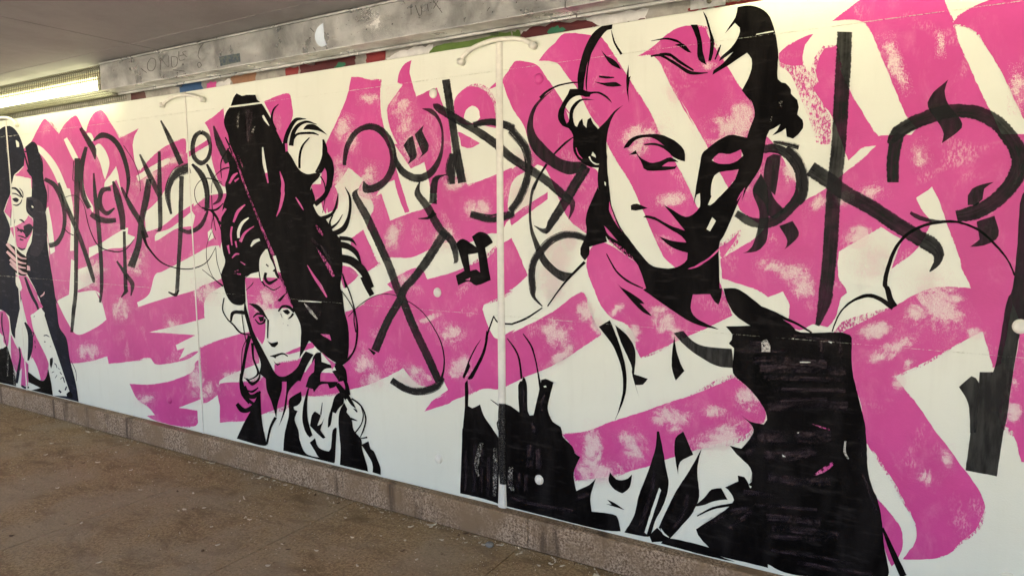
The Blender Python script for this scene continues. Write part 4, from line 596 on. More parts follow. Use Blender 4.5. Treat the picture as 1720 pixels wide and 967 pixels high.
('R', 'dress_fold', 'inklight', 24, 'dress', '', '', '-972,574 -753,615 -544,654|-972,618 -753,658 -543,697'),
('R', 'dress_fold', 'inklight', 23, 'dress', '', '', '-948,474 -644,503 -387,511|-945,509 -641,537 -383,544'),
('R', 'dress_fold', 'inklight', 23, 'dress', '', '', '-372,1500 -347,1358|-338,1512 -312,1371'),
('R', 'dress_fold', 'inklight', 23, 'dress', '', '', '-335,1224 -280,1077 -236,950|-313,1237 -259,1090 -215,964'),
('R', 'dress_fold', 'inklight', 24, 'dress', '', '', '-749,425 -537,434 -236,468|-744,465 -533,472 -233,505'),
('R', 'dress_gap', 'pinkdry', 25, 'dress', '', '', '-652,1152 -575,1202 -519,1270|-657,1159 -594,1229 -531,1286'),
('R', 'dress_gap', 'pinkdry', 24, 'dress', '', '', '-679,1547 -617,1531 -561,1523|-678,1552 -615,1541 -559,1532'),
('R', 'dress_gap', 'cream', 26, 'dress', '', '', '-784,2010 -747,2012 -711,2018|-784,2015 -747,2021 -711,2022'),
('R', 'dress_gap', 'wornlight', 25, 'dress', '', '', '-1070,2147 -1063,2109 -1064,2066|-1029,2168 -1003,2126 -999,2072'),
('R', 'dress_gap', 'wornlight', 23, 'dress', '', '', '-457,1456 -461,1374 -430,1322|-445,1457 -446,1380 -423,1327'),
('P', 'dress_gap', 'cream', 25, 'dress', '', '', '-849,2187 -834,2192 -830,2184'),
('P', 'dress_gap', 'cream', 25, 'dress', '', '', '-599,2189 -570,2187 -573,2175'),
('P', 'dress_gap', 'cream', 24, 'dress', '', '', '-786,1466 -771,1474 -776,1464'),
('P', 'dress_gap', 'cream', 23, 'dress', '', '', '-1129,985 -1106,977 -1117,963'),
('P', 'dress_gap', 'cream', 25, 'dress', '', '', '-888,1278 -860,1265 -882,1261'),
('P', 'painted_hand', 'ink', 11, '', 'hand', 'left half of the black painted shape at the white joint strip', '-3865,1484 -3833,1520 -3822,1394 -3831,1256 -3781,1241 -3687,1291 -3646,1187 -3550,1075 -3496,1014 -3478,993 -3454,767 -3459,555 -3479,326 -3656,339 -3942,337 -3904,1010 -3898,1021 -3869,1250'),
('P', 'painted_hand', 'ink', 22, '', 'hand2', 'black painted hand shape right of the white joint strip', '-3404,1335 -3334,1324 -3242,1276 -3251,1538 -3211,1583 -3194,1625 -3160,1559 -3150,1299 -3128,1262 -3088,1272 -3026,1515 -3004,1617 -2960,1632 -2876,1608 -2928,1419 -2933,1330 -2884,1238 -2803,1201 -2787,1127 -2776,1107 -2680,1034 -2659,979 -2605,954 -2669,790 -2642,627 -2574,671 -2512,712 -2449,785 -2501,607 -2488,467 -2287,487 -2237,460 -2209,346 -2417,316 -2951,317 -3401,319 -3412,459 -3406,1087'),
('R', 'marker_band', 'inklight', 12, 'hand', '', '', '-3885,798 -3898,382|-3842,805 -3854,390'),
('R', 'marker_band', 'inklight', 12, 'hand', '', '', '-3774,870 -3794,381|-3724,878 -3743,391'),
('R', 'marker_band', 'inklight', 12, 'hand', '', '', '-3687,832 -3718,398|-3638,839 -3668,406'),
('R', 'marker_band', 'inklight', 12, 'hand', '', '', '-3614,781 -3631,393|-3565,788 -3582,402'),
('R', 'marker_band', 'inklight', 12, 'hand', '', '', '-3529,755 -3557,388|-3481,761 -3509,396'),
('R', 'marker_band', 'inklight', 23, 'hand2', '', '', '-3174,971 -3175,745|-3084,986 -3085,762'),
('R', 'marker_band', 'inklight', 23, 'hand2', '', '', '-3077,945 -3067,753|-3001,961 -2990,771'),
('R', 'marker_band', 'inklight', 23, 'hand2', '', '', '-3369,700 -3382,498|-3309,709 -3322,508'),
('R', 'marker_band', 'inklight', 23, 'hand2', '', '', '-3272,677 -3284,529|-3219,684 -3231,536'),
('R', 'marker_band', 'inklight', 23, 'hand2', '', '', '-3191,682 -3203,514|-3139,689 -3151,522'),
('R', 'marker_band', 'inklight', 23, 'hand2', '', '', '-3347,400 -3068,386 -2682,410|-3334,443 -3058,429 -2675,451'),
('R', 'marker_band', 'inklight', 23, 'hand2', '', '', '-3133,1182 -3088,1077|-3078,1207 -3034,1104'),
('R', 'marker_band', 'inklight', 23, 'hand2', '', '', '-3211,1512 -3200,1291|-3178,1517 -3168,1297'),
('R', 'marker_band', 'inklight', 23, 'hand2', '', '', '-2989,1504 -3034,1319|-2953,1501 -2997,1317'),
('R', 'marker_band', 'inklight', 23, 'hand2', '', '', '-2634,524 -2509,610|-2661,569 -2535,654'),
('P', 'marker_gap', 'cream', 23, 'hand2', '', '', '-2982,1560 -2955,1569 -2949,1555 -2971,1550'),
('R', 'marker_gap', 'worncream', 24, 'hand2', '', '', '-3365,721 -3376,547 -3317,474|-3312,729 -3316,566 -3293,489'),
('R', 'marker_gap', 'worncream', 13, 'hand', '', '', '-3698,909 -3767,680 -3726,555|-3650,907 -3711,686 -3705,562'),
('R', 'marker_gap', 'worncream', 13, 'hand', '', '', '-3536,878 -3546,624 -3547,389|-3495,885 -3491,633 -3519,394'),
('P', 'finger_line', 'ink', 11, 'hand', '', '', '-3664,1945 -3722,1876 -3804,1743 -3893,1542 -3873,1524 -3797,1660 -3811,1690 -3735,1833'),
('P', 'finger_line', 'ink', 12, 'hand', '', '', '-3605,2030 -3637,1863 -3712,1711 -3835,1528 -3777,1535 -3701,1660 -3626,1802 -3585,1967 -3593,2020'),
('R', 'finger_line', 'ink', 19, 'hand', '', '', '-3528,2171 -3592,2023 -3622,1940|-3515,2168 -3573,2019 -3596,1937'),
('R', 'finger_line', 'ink', 23, 'hand2', '', '', '-3373,1970 -3292,1871 -3248,1777 -3226,1600|-3365,1976 -3275,1881 -3229,1783 -3203,1605'),
('R', 'finger_line', 'ink', 23, 'hand2', '', '', '-3201,2030 -3122,1927 -3077,1815 -3045,1670 -3025,1534|-3193,2035 -3105,1936 -3062,1820 -3029,1675 -3001,1540'),
('R', 'finger_line', 'ink', 12, 'hand', '', '', '-3567,1354 -3514,1326 -3443,1290|-3563,1359 -3508,1335 -3437,1298'),
('R', 'finger_line', 'ink', 12, 'hand', '', '', '-3443,1197 -3496,1137 -3481,1065|-3438,1194 -3482,1136 -3474,1067'),
('P', 'painted_lapel', 'ink', 16, '', 'spike', 'tall black spike between the two black shapes at the bottom', '-1893,1303 -1872,1307 -1841,1175 -1813,1025 -1782,861 -1820,683 -1897,507 -1935,377 -1988,351 -2174,345 -2086,518 -2047,701 -1982,888 -1906,1138'),
('P', 'lapel_gap', 'cream', 17, 'spike', '', '', '-1864,816 -1846,798 -1968,376 -1989,389 -1925,620'),
('R', 'marker_band', 'inklight', 18, 'spike', '', '', '-1924,968 -1961,738 -2051,424|-1883,969 -1919,736 -2009,420'),
('P', 'lapel_shape', 'ink', 23, 'spike', '', '', '-2315,867 -2326,780 -2269,716 -2198,697 -2130,765 -2108,886 -2145,843 -2200,816 -2256,814'),
('P', 'lapel_shape', 'ink', 23, 'spike', '', '', '-2339,610 -2268,594 -2173,551 -2267,559 -2349,567 -2296,574'),
('P', 'lapel_shape', 'ink', 17, 'spike', '', '', '-1665,1339 -1578,1154 -1686,1074 -1702,957 -1724,1067 -1738,1167 -1730,1271'),
('P', 'lapel_shape', 'ink', 23, 'spike', '', '', '-1511,1215 -1541,1036 -1521,811 -1562,687 -1589,629 -1769,377 -1863,461 -1806,607 -1719,809 -1609,1011'),
('P', 'lapel_shape', 'ink', 24, 'spike', '', '', '-1876,458 -1756,370 -1920,316 -1948,374'),
('R', 'marker_band', 'inklight', 24, 'spike', '', '', '-1637,805 -1671,645 -1744,500|-1598,803 -1633,637 -1708,487'),
('R', 'lapel_gap', 'cream', 25, 'spike', '', '', '-1845,457 -1822,412 -1771,394|-1841,461 -1810,426 -1768,399'),
('P', 'lapel_shape', 'ink', 25, 'spike', '', '', '-1763,389 -1434,392 -1336,342 -1216,322 -1457,316 -1841,326'),
('P', 'lapel_shape', 'ink', 24, 'spike', '', '', '-1563,716 -1480,807 -1421,891 -1344,917 -1290,831 -1383,802 -1491,740'),
('R', 'lapel_shape', 'ink', 25, 'spike', '', '', '-1533,634 -1402,725 -1249,787|-1537,643 -1409,743 -1254,810'),
('P', 'painted_portrait', 'ink', 22, '', 'mid', 'painted woman with tall black hat shaped hair in the middle of the mural', '-7217,4445 -7153,4543 -7092,4586 -7001,4547 -6926,4552 -6762,4537 -6739,4481 -6661,4427 -6529,4263 -6449,4128 -6370,4005 -6322,3932 -6209,3810 -6099,3665 -5969,3602 -5838,3609 -5757,3595 -5792,3550 -5893,3485 -5929,3420 -5903,3450 -5852,3311 -5888,3254 -5812,3149 -5701,3102 -5611,2988 -5504,2897 -5476,2840 -5472,2566 -5512,2372 -5484,2289 -5461,2094 -5420,1957 -5408,1795 -5435,1582 -5534,1495 -5614,1504 -5741,1551 -5903,1632 -5984,1697 -6033,1717 -6107,1613 -6199,1499 -6172,1680 -6162,1877 -6256,2042 -6337,2172 -6465,2399 -6551,2457 -6740,2921 -6906,3218 -7038,3493 -7073,3531 -7253,3960 -7282,4099 -7351,4264 -7299,4384'),
('P', 'hair', 'ink', 23, 'mid', '', '', '-7311,3964 -7204,3834 -7003,3446 -6869,3217 -6720,2946 -6605,2750 -6696,2749 -6806,2622 -6824,2484 -6976,2453 -7094,2411 -7102,2295 -7106,2102 -7177,2059 -7334,2063 -7430,2123 -7493,2225 -7517,2302 -7549,2419 -7456,2579 -7487,2695 -7512,2889 -7498,3070 -7443,3275 -7373,3401 -7384,3527 -7339,3602 -7289,3738 -7329,3865'),
('P', 'jaw', 'ink', 24, 'mid', '', '', '-7124,2114 -7068,1950 -6986,1750 -6881,1604 -6726,1401 -6623,1272 -6515,1243 -6387,1285 -6240,1389 -6145,1535 -6091,1589 -5965,1563 -6083,1418 -6197,1224 -6236,1228 -6365,1124 -6423,1041 -6471,844 -6607,615 -6507,839 -6449,1063 -6433,1192 -6514,1182 -6530,1066 -6604,902 -6642,729 -6723,925 -6790,1046 -6800,1187 -6892,1229 -6925,1225 -6878,1359 -6945,1508 -7030,1656 -7096,1832 -7143,1984'),
('P', 'collar', 'ink', 25, 'mid', '', '', '-5966,1547 -5846,1601 -5843,1492 -5696,1472 -5681,1437 -5797,1413 -5867,1344 -5871,1262 -5542,1301 -5453,1356 -5473,1448 -5565,1509 -5663,1487 -5618,1420 -5683,1401 -5590,1304 -5560,1367 -5595,1291 -5647,1225 -5729,1197 -5760,1248 -5877,1221 -5983,1122 -5998,1157 -6118,1167 -6040,1337 -6075,1238'),
('R', 'hair_strand', 'ink', 25, 'mid', '', '', '-7521,2132 -7563,1982 -7479,1865 -7364,1792 -7271,1718 -7167,1694 -7048,1699|-7498,2131 -7540,1986 -7459,1875 -7342,1807 -7248,1737 -7159,1712 -7045,1714'),
('R', 'hair_strand', 'ink', 26, 'mid', '', '', '-7384,1841 -7338,1931 -7244,1945 -7093,1943|-7417,1843 -7388,1956 -7240,1997 -7080,1980'),
('R', 'hair_strand', 'ink', 26, 'mid', '', '', '-7094,1695 -7178,1463 -7241,1258 -7287,1096 -7278,1087 -7239,897 -7071,825|-7020,1689 -7123,1461 -7186,1258 -7242,1098 -7222,1103 -7167,931 -7032,858'),
('R', 'hair_strand', 'ink', 27, 'mid', '', '', '-7115,1650 -7213,1510 -7251,1254 -7282,1105|-7101,1647 -7198,1509 -7236,1255 -7266,1106'),
('R', 'hair_strand', 'ink', 28, 'mid', '', '', '-7042,1601 -7025,1407 -6955,1237 -7107,1145 -7199,1157|-6987,1609 -6992,1415 -6913,1236 -7102,1132 -7204,1150'),
('R', 'hair_strand', 'ink', 29, 'mid', '', '', '-7196,2032 -7181,1825 -7145,1645 -7103,1544|-7181,2034 -7166,1827 -7130,1648 -7089,1548'),
('R', 'hair_strand', 'ink', 29, 'mid', '', '', '-7274,1199 -7296,1062 -7267,924 -7141,825|-7251,1201 -7268,1067 -7216,948 -7079,868'),
('R', 'hair_strand', 'ink', 30, 'mid', '', '', '-7170,1136 -7059,1069 -6918,1151 -6891,1226|-7146,1155 -7050,1115 -6951,1166 -6912,1228'),
('R', 'hair_strand', 'ink', 30, 'mid', '', '', '-7162,992 -7057,978 -6935,1054|-7154,1008 -7065,1006 -6947,1065'),
('R', 'hair_strand', 'ink', 31, 'mid', '', '', '-7389,781 -7303,704 -7139,722 -6975,846 -6895,1015|-7333,818 -7248,771 -7172,773 -7030,863 -6935,1020'),
('R', 'hair_strand', 'ink', 32, 'mid', '', '', '-7216,1041 -7178,911 -7015,910 -6934,994|-7172,1056 -7108,960 -7037,965 -6956,1007'),
('R', 'hair_strand', 'ink', 23, 'mid', '', '', '-6278,3880 -6250,4004 -6180,4110 -6090,4189 -5946,4198|-6355,3891 -6316,4020 -6237,4136 -6115,4225 -5946,4204'),
('R', 'hair_strand', 'ink', 24, 'mid', '', '', '-6165,3919 -6130,4052 -6056,4126 -5939,4157 -5789,4127|-6240,3932 -6192,4072 -6090,4158 -5939,4183 -5786,4133'),
('R', 'hair_strand', 'ink', 25, 'mid', '', '', '-6148,3992 -6088,4034 -5978,4037 -5852,4029 -5763,4010|-6181,4017 -6102,4059 -5979,4063 -5845,4054 -5759,4016'),
('R', 'hair_strand', 'ink', 26, 'mid', '', '', '-5912,4001 -6033,3921 -6090,3806 -6101,3671|-5902,3994 -6004,3909 -6053,3800 -6063,3669'),
('R', 'hair_strand', 'ink', 25, 'mid', '', '', '-5713,3963 -5709,3853 -5748,3739 -5841,3620|-5686,3966 -5638,3848 -5690,3719 -5818,3609'),
('R', 'hair_strand', 'ink', 23, 'mid', '', '', '-6384,4400 -6485,4346 -6525,4226 -6474,4112|-6377,4395 -6458,4336 -6485,4226 -6427,4121'),
('R', 'hair_strand', 'ink', 26, 'mid', '', '', '-5687,3822 -5642,3730 -5630,3613 -5664,3459 -5660,3478 -5733,3371 -5889,3288|-5646,3834 -5573,3741 -5550,3609 -5593,3449 -5597,3453 -5677,3338 -5837,3242'),
('R', 'hair_strand', 'ink', 27, 'mid', '', '', '-5767,3569 -5708,3478 -5704,3343 -5750,3172|-5750,3574 -5690,3480 -5691,3342 -5741,3171'),
('R', 'hair_strand', 'ink', 28, 'mid', '', '', '-5668,3647 -5662,3535 -5695,3423|-5650,3648 -5635,3533 -5677,3420'),
('R', 'hair_strand', 'ink', 28, 'mid', '', '', '-5503,3379 -5553,3253 -5618,3171 -5764,3132|-5495,3377 -5519,3245 -5588,3147 -5734,3085'),
('R', 'hair_strand', 'ink', 29, 'mid', '', '', '-5400,3441 -5346,3323 -5368,3149 -5467,3019 -5630,2962|-5392,3444 -5312,3326 -5326,3142 -5409,2980 -5596,2910'),
('R', 'hair_strand', 'ink', 30, 'mid', '', '', '-5447,3154 -5538,3063 -5674,3003|-5440,3150 -5519,3050 -5643,2972'),
('R', 'hair_strand', 'ink', 30, 'mid', '', '', '-5251,2821 -5324,2900 -5499,2919|-5257,2817 -5346,2864 -5510,2874'),
('R', 'hair_strand', 'ink', 31, 'mid', '', '', '-5189,2632 -5237,2759 -5364,2837 -5511,2863|-5204,2626 -5292,2726 -5404,2778 -5535,2793'),
('R', 'hair_strand', 'ink', 32, 'mid', '', '', '-5020,2388 -5122,2569 -5298,2690 -5498,2721|-5088,2358 -5213,2516 -5361,2610 -5530,2638'),
('R', 'hair_strand', 'ink', 31, 'mid', '', '', '-5604,3002 -5625,3066 -5579,3145|-5648,2996 -5652,3069 -5596,3150'),
('R', 'hair_strand', 'ink', 33, 'mid', '', '', '-5215,2473 -5148,2361 -5083,2278|-5153,2498 -5079,2391 -5017,2311'),
('R', 'hair_strand', 'ink', 33, 'mid', '', '', '-5455,2438 -5369,2270 -5303,2045 -5296,1874 -5334,1700 -5433,1579 -5549,1516|-5438,2444 -5352,2275 -5282,2049 -5265,1876 -5309,1696 -5407,1564 -5519,1486'),
('R', 'hair_strand', 'ink', 34, 'mid', '', '', '-5496,2315 -5342,2134 -5331,1986 -5308,1872|-5485,2321 -5327,2139 -5314,1989 -5291,1876'),
('R', 'hair_strand', 'ink', 34, 'mid', '', '', '-5483,2506 -5460,2426 -5439,2353|-5466,2511 -5434,2432 -5413,2358'),
('R', 'hair_strand', 'ink', 34, 'mid', '', '', '-5580,1499 -5494,1430 -5476,1308|-5551,1519 -5468,1440 -5449,1314'),
('R', 'hair_strand', 'ink', 24, 'mid', '', '', '-6845,2481 -6826,2392 -6753,2310 -6746,2318 -6599,2268 -6466,2320|-6803,2487 -6796,2401 -6731,2321 -6737,2331 -6597,2282 -6472,2329'),
('R', 'hair_strand', 'ink', 25, 'mid', '', '', '-6739,2478 -6761,2406 -6670,2331 -6512,2399|-6688,2473 -6710,2418 -6662,2374 -6524,2418'),
('R', 'hair_strand', 'ink', 24, 'mid', '', '', '-6714,2569 -6593,2495 -6516,2488|-6700,2581 -6575,2514 -6510,2502'),
('R', 'hair_strand', 'ink', 24, 'mid', '', '', '-7092,2395 -6970,2460 -6876,2504|-7098,2400 -6981,2471 -6881,2510'),
('R', 'hair_strand', 'ink', 24, 'mid', '', '', '-7092,2242 -6980,2310 -6941,2351|-7099,2247 -6992,2317 -6950,2355'),
('R', 'hair_strand', 'ink', 24, 'mid', '', '', '-7922,2469 -7722,2369 -7531,2267|-7914,2475 -7711,2377 -7507,2285'),
('R', 'hair_strand', 'ink', 24, 'mid', '', '', '-7860,3243 -7714,3209 -7561,3216 -7433,3295|-7846,3264 -7707,3231 -7573,3233 -7448,3305'),
('R', 'hair_strand', 'ink', 25, 'mid', '', '', '-7481,3052 -7633,3210 -7768,3234|-7520,3036 -7668,3189 -7776,3220'),
('R', 'hair_strand', 'ink', 26, 'mid', '', '', '-7661,3406 -7658,3199 -7615,2965|-7647,3407 -7644,3200 -7601,2967'),
('R', 'hair_strand', 'ink', 24, 'mid', '', '', '-7440,3605 -7431,3793 -7323,3910 -7226,3980|-7454,3605 -7453,3796 -7346,3920 -7238,3988'),
('R', 'hair_strand', 'ink', 25, 'mid', '', '', '-7351,4087 -7286,3983 -7236,3881|-7331,4092 -7255,3990 -7204,3887'),
('R', 'hair_strand', 'ink', 25, 'mid', '', '', '-7571,3632 -7404,3712 -7230,3732|-7580,3638 -7413,3723 -7232,3739'),
('R', 'hair_strand', 'ink', 25, 'mid', '', '', '-7762,3610 -7601,3592 -7444,3550|-7759,3621 -7596,3603 -7438,3558'),
('P', 'hair_strand', 'ink', 26, 'mid', '', '', '-6001,4091 -5941,4138 -5827,4133 -5718,4072 -5634,4007 -5751,4055 -5879,4080'),
('P', 'hair_strand', 'ink', 30, 'mid', '', '', '-5708,3965 -5657,3872 -5645,3782 -5585,3712 -5575,3599 -5620,3465 -5686,3414 -5655,3580 -5690,3660 -5741,3605 -5838,3597 -5737,3696'),
('R', 'hair_gap', 'cream', 23, 'mid', '', '', '-7240,4432 -6970,4429 -6650,4428|-7242,4449 -6973,4450 -6653,4448'),
('R', 'hair_gap', 'cream', 24, 'mid', '', '', '-6689,3935 -6693,3771 -6656,3637|-6668,3935 -6642,3773 -6616,3640'),
('R', 'hair_gap', 'pink', 25, 'mid', '', '', '-6656,3637 -6621,3522|-6616,3640 -6601,3524'),
('R', 'hair_gap', 'pink', 23, 'mid', '', '', '-6410,3647 -6388,3520 -6402,3431 -6401,3383 -6443,3241 -6497,3136|-6400,3648 -6339,3523 -6343,3430 -6343,3376 -6405,3233 -6487,3134'),
('R', 'hair_gap', 'pink', 23, 'mid', '', '', '-6166,3347 -6115,3275 -6047,3204|-6158,3351 -6090,3285 -6039,3207'),
('R', 'hair_gap', 'pinkdry', 23, 'mid', '', '', '-5861,3032 -5823,2966 -5757,2919|-5845,3039 -5784,2985 -5742,2927'),
('R', 'hair_gap', 'pinkdry', 23, 'mid', '', '', '-5866,2786 -5785,2677 -5710,2572 -5627,2468|-5858,2790 -5753,2692 -5661,2593 -5594,2481'),
('R', 'hair_gap', 'pink', 24, 'mid', '', '', '-6018,2582 -5928,2449 -5838,2348 -5734,2232|-6009,2586 -5895,2465 -5797,2368 -5717,2239'),
('R', 'hair_gap', 'pink', 24, 'mid', '', '', '-7041,3284 -7196,3205 -7276,3073|-7026,3274 -7151,3185 -7245,3065'),
('R', 'hair_gap', 'cream', 25, 'mid', '', '', '-6984,3127 -7117,3074 -7197,2973 -7203,2880|-6972,3116 -7076,3052 -7144,2964 -7159,2879'),
('R', 'hair_gap', 'pink', 26, 'mid', '', '', '-6894,3025 -7072,2953 -7175,2844|-6888,3019 -7041,2934 -7127,2827'),
('R', 'hair_gap', 'cream', 27, 'mid', '', '', '-6806,2878 -6912,2855 -6972,2786|-6792,2852 -6876,2822 -6955,2777'),
('R', 'hair_gap', 'cream', 26, 'mid', '', '', '-6701,2754 -6805,2652 -6829,2521 -6806,2371|-6683,2748 -6755,2643 -6776,2523 -6774,2374'),
('R', 'hair_gap', 'pink', 24, 'mid', '', '', '-7310,3020 -7338,2916 -7322,2788|-7277,3017 -7304,2916 -7299,2789'),
('R', 'hair_gap', 'pink', 24, 'mid', '', '', '-7258,2838 -7235,2763|-7225,2843 -7213,2766'),
('R', 'hair_gap', 'pink', 24, 'mid', '', '', '-7412,2784 -7375,2683|-7367,2791 -7353,2686'),
('R', 'hair_gap', 'pink', 24, 'mid', '', '', '-7181,2693 -7257,2690 -7329,2639|-7181,2679 -7242,2671 -7314,2629'),
('R', 'hair_gap', 'pink', 26, 'mid', '', '', '-7414,3246 -7501,3166 -7538,3092|-7377,3230 -7462,3153 -7517,3087'),
('R', 'hair_gap', 'pink', 24, 'mid', '', '', '-7171,2590 -7090,2551|-7165,2596 -7077,2564'),
('R', 'hair_gap', 'pinkdry', 24, 'mid', '', '', '-7283,2464 -7200,2480|-7286,2471 -7210,2500'),
('R', 'hair_gap', 'pinkdry', 24, 'mid', '', '', '-7297,2438 -7171,2429|-7296,2445 -7167,2451'),
('R', 'hair_gap', 'wornlight', 25, 'mid', '', '', '-6091,2145 -6017,2058 -5893,1971|-6083,2149 -5979,2083 -5878,1981'),
('R', 'hair_gap', 'cream', 23, 'mid', '', '', '-6181,2165 -5994,2166 -5811,2172|-6180,2172 -5992,2180 -5810,2179'),
('R', 'hair_gap', 'pinkdry', 24, 'mid', '', '', '-7135,3865 -7098,3788 -7049,3724|-7115,3869 -7068,3794 -7039,3726'),
('R', 'hair_gap', 'cream', 23, 'mid', '', '', '-6665,4293 -6637,4241 -6557,4169|-6638,4300 -6601,4252 -6548,4172'),
('R', 'hair_gap', 'worncream', 23, 'mid', '', '', '-6799,4189 -6868,4124|-6790,4186 -6830,4110'),
('R', 'hair_gap', 'worncream', 23, 'mid', '', '', '-7071,4373 -7111,4285 -7124,4187|-7050,4369 -7079,4280 -7081,4184'),
('R', 'hair_gap', 'pinkdry', 28, 'mid', '', '', '-7268,3990 -7166,3779 -7017,3464 -6883,3214 -6740,2940 -6598,2671 -6519,2489|-7253,3993 -7135,3785 -6986,3470 -6854,3221 -6701,2951 -6549,2684 -6470,2502'),
('R', 'hair_gap', 'cream', 29, 'mid', '', '', '-6580,2673 -6511,2478|-6531,2683 -6462,2489'),
('R', 'hair_gap', 'pinkdry', 30, 'mid', '', '', '-6514,2490 -6419,2297 -6409,2247 -6300,2078|-6475,2501 -6380,2309 -6361,2262 -6272,2088'),
('R', 'hair_gap', 'pink', 29, 'mid', '', '', '-7146,3663 -7241,3634 -7318,3543|-7134,3651 -7199,3611 -7290,3532'),
('R', 'hair_gap', 'pink', 30, 'mid', '', '', '-7132,3600 -7217,3571|-7119,3589 -7193,3548'),
('R', 'hair_gap', 'inklight', 29, 'mid', '', '', '-7254,3229 -7304,3148|-7244,3227 -7283,3144'),
('R', 'hair_gap', 'inklight', 23, 'mid', '', '', '-6286,3101 -6360,2928|-6213,3083 -6332,2921'),
('R', 'hair_gap', 'inklight', 24, 'mid', '', '', '-5968,2861 -5795,2718 -5676,2593|-5912,2900 -5706,2769 -5612,2621'),
('R', 'hair_gap', 'inklight', 26, 'mid', '', '', '-6101,2034 -5862,1996|-5993,2173 -5805,2071'),
('R', 'hair_gap', 'inklight', 24, 'mid', '', '', '-6956,4382 -6979,4020|-6810,4367 -6874,4011'),
('P', 'hair_gap', 'cream', 30, 'mid', '', '', '-6647,2663 -6604,2615 -6555,2530 -6659,2465 -6731,2487 -6653,2564'),
('P', 'hair_gap', 'pink', 23, 'mid', '', '', '-5848,1811 -5705,1819 -5680,1751'),
('P', 'hair_gap', 'pink', 24, 'mid', '', '', '-6303,3955 -6261,3955 -6260,3871 -6297,3863'),
('P', 'hair_gap', 'cream', 30, 'mid', '', '', '-7375,2054 -7217,2044 -7160,2022 -7162,1996 -7299,1993'),
('P', 'hair_gap', 'pink', 26, 'mid', '', '', '-5838,1602 -5623,1485 -5683,1413 -5696,1472'),
('P', 'hair_gap', 'pink', 26, 'mid', '', '', '-5950,1518 -6076,1382 -6197,1224 -6221,1180 -6114,1242 -6006,1341 -5975,1356'),
('P', 'brow', 'ink', 26, 'mid', '', '', '-7063,2086 -6906,2086 -6798,2025 -6709,1905 -6784,1944 -6892,2010 -6984,2058'),
('R', 'eye', 'ink', 27, 'mid', '', '', '-6971,1919 -6892,1958 -6778,1953|-6984,1929 -6898,1986 -6770,1974'),
('R', 'eye', 'ink', 28, 'mid', '', '', '-6953,1896 -6881,1841 -6778,1865 -6749,1918|-6941,1905 -6869,1863 -6800,1883 -6778,1922'),
('P', 'eye', 'ink', 29, 'mid', '', '', '-6888,1937 -6784,1946 -6792,1890 -6854,1878'),
('R', 'nose', 'ink', 27, 'mid', '', '', '-6728,1910 -6736,1783 -6746,1687|-6697,1912 -6715,1784 -6725,1688'),
('P', 'nose', 'ink', 25, 'mid', '', '', '-6743,1657 -6674,1635 -6559,1661 -6552,1636 -6618,1587 -6668,1589'),
('R', 'mouth', 'ink', 25, 'mid', '', '', '-6706,1467 -6607,1473 -6482,1514 -6401,1494|-6707,1474 -6613,1501 -6479,1535 -6391,1507'),
('P', 'mouth', 'ink', 26, 'mid', '', '', '-6693,1478 -6582,1492 -6612,1453'),
('P', 'mouth', 'ink', 25, 'mid', '', '', '-6654,1431 -6606,1394 -6520,1403 -6581,1369 -6625,1390'),
('R', 'eye', 'ink', 31, 'mid', '', '', '-6515,2018 -6441,2076 -6353,2071 -6271,2024|-6538,2030 -6455,2101 -6330,2104 -6243,2047'),
('P', 'eye', 'ink', 32, 'mid', '', '', '-6454,2039 -6361,2057 -6324,2025 -6373,1995 -6417,2009'),
('R', 'eye', 'ink', 33, 'mid', '', '', '-6287,2024 -6332,1977 -6373,1948|-6257,2009 -6312,1963 -6368,1943'),
('P', 'brow', 'ink', 31, 'mid', '', '', '-6539,2150 -6489,2142 -6363,2258 -6422,2228'),
('R', 'eye', 'ink', 25, 'mid', '', '', '-6494,2000 -6468,1952|-6483,2004 -6461,1955'),
('P', 'mole', 'ink', 25, 'mid', '', '', '-6385,1875 -6364,1874 -6372,1861'),
('P', 'mole', 'ink', 25, 'mid', '', '', '-6459,1889 -6445,1888 -6453,1880'),
('P', 'jacket', 'ink', 33, 'mid', '', '', '-7398,343 -7226,590 -6907,992 -6901,638 -6830,354 -6950,330'),
('P', 'jacket', 'ink', 25, 'mid', '', '', '-6410,967 -6316,1042 -6195,1104 -6192,1008 -6252,938 -6333,901 -6326,870 -6265,860 -6324,750 -6268,632 -6249,508 -6159,370 -5953,356 -5697,389 -5700,331 -6541,334 -6507,543 -6420,787'),
('P', 'jacket', 'ink', 26, 'mid', '', '', '-6088,1144 -6053,1178 -6097,996 -6102,808 -6073,700 -6031,606 -6080,571 -6146,626 -6191,770 -6164,950'),
('P', 'jacket', 'ink', 27, 'mid', '', '', '-6031,843 -5977,897 -5883,865 -5948,731 -5883,766 -5825,851 -5903,689 -5820,613 -5857,594 -5989,663 -6067,713'),
('P', 'jacket', 'ink', 28, 'mid', '', '', '-6083,510 -5993,577 -5947,482 -5814,456 -5745,492 -5702,720 -5640,754 -5686,342 -5920,350 -6001,423'),
('P', 'jacket', 'ink', 29, 'mid', '', '', '-5651,1116 -5568,1177 -5519,1134 -5522,1049 -5592,991 -5644,921 -5693,929 -5732,777 -5779,736 -5762,858 -5706,988'),
('P', 'jacket', 'ink', 30, 'mid', '', '', '-5509,1063 -5464,997 -5481,959 -5405,886 -5378,771 -5270,681 -5261,575 -5191,384 -5182,330 -5608,329 -5589,519 -5608,820 -5577,969'),
('P', 'jacket', 'ink', 31, 'mid', '', '', '-5270,621 -5162,677 -5137,596 -5092,580 -5004,419 -5000,328 -5116,336 -5120,445'),
('R', 'jacket_line', 'ink', 34, 'mid', '', '', '-6675,733 -6774,584 -6849,365|-6628,723 -6734,581 -6817,366'),
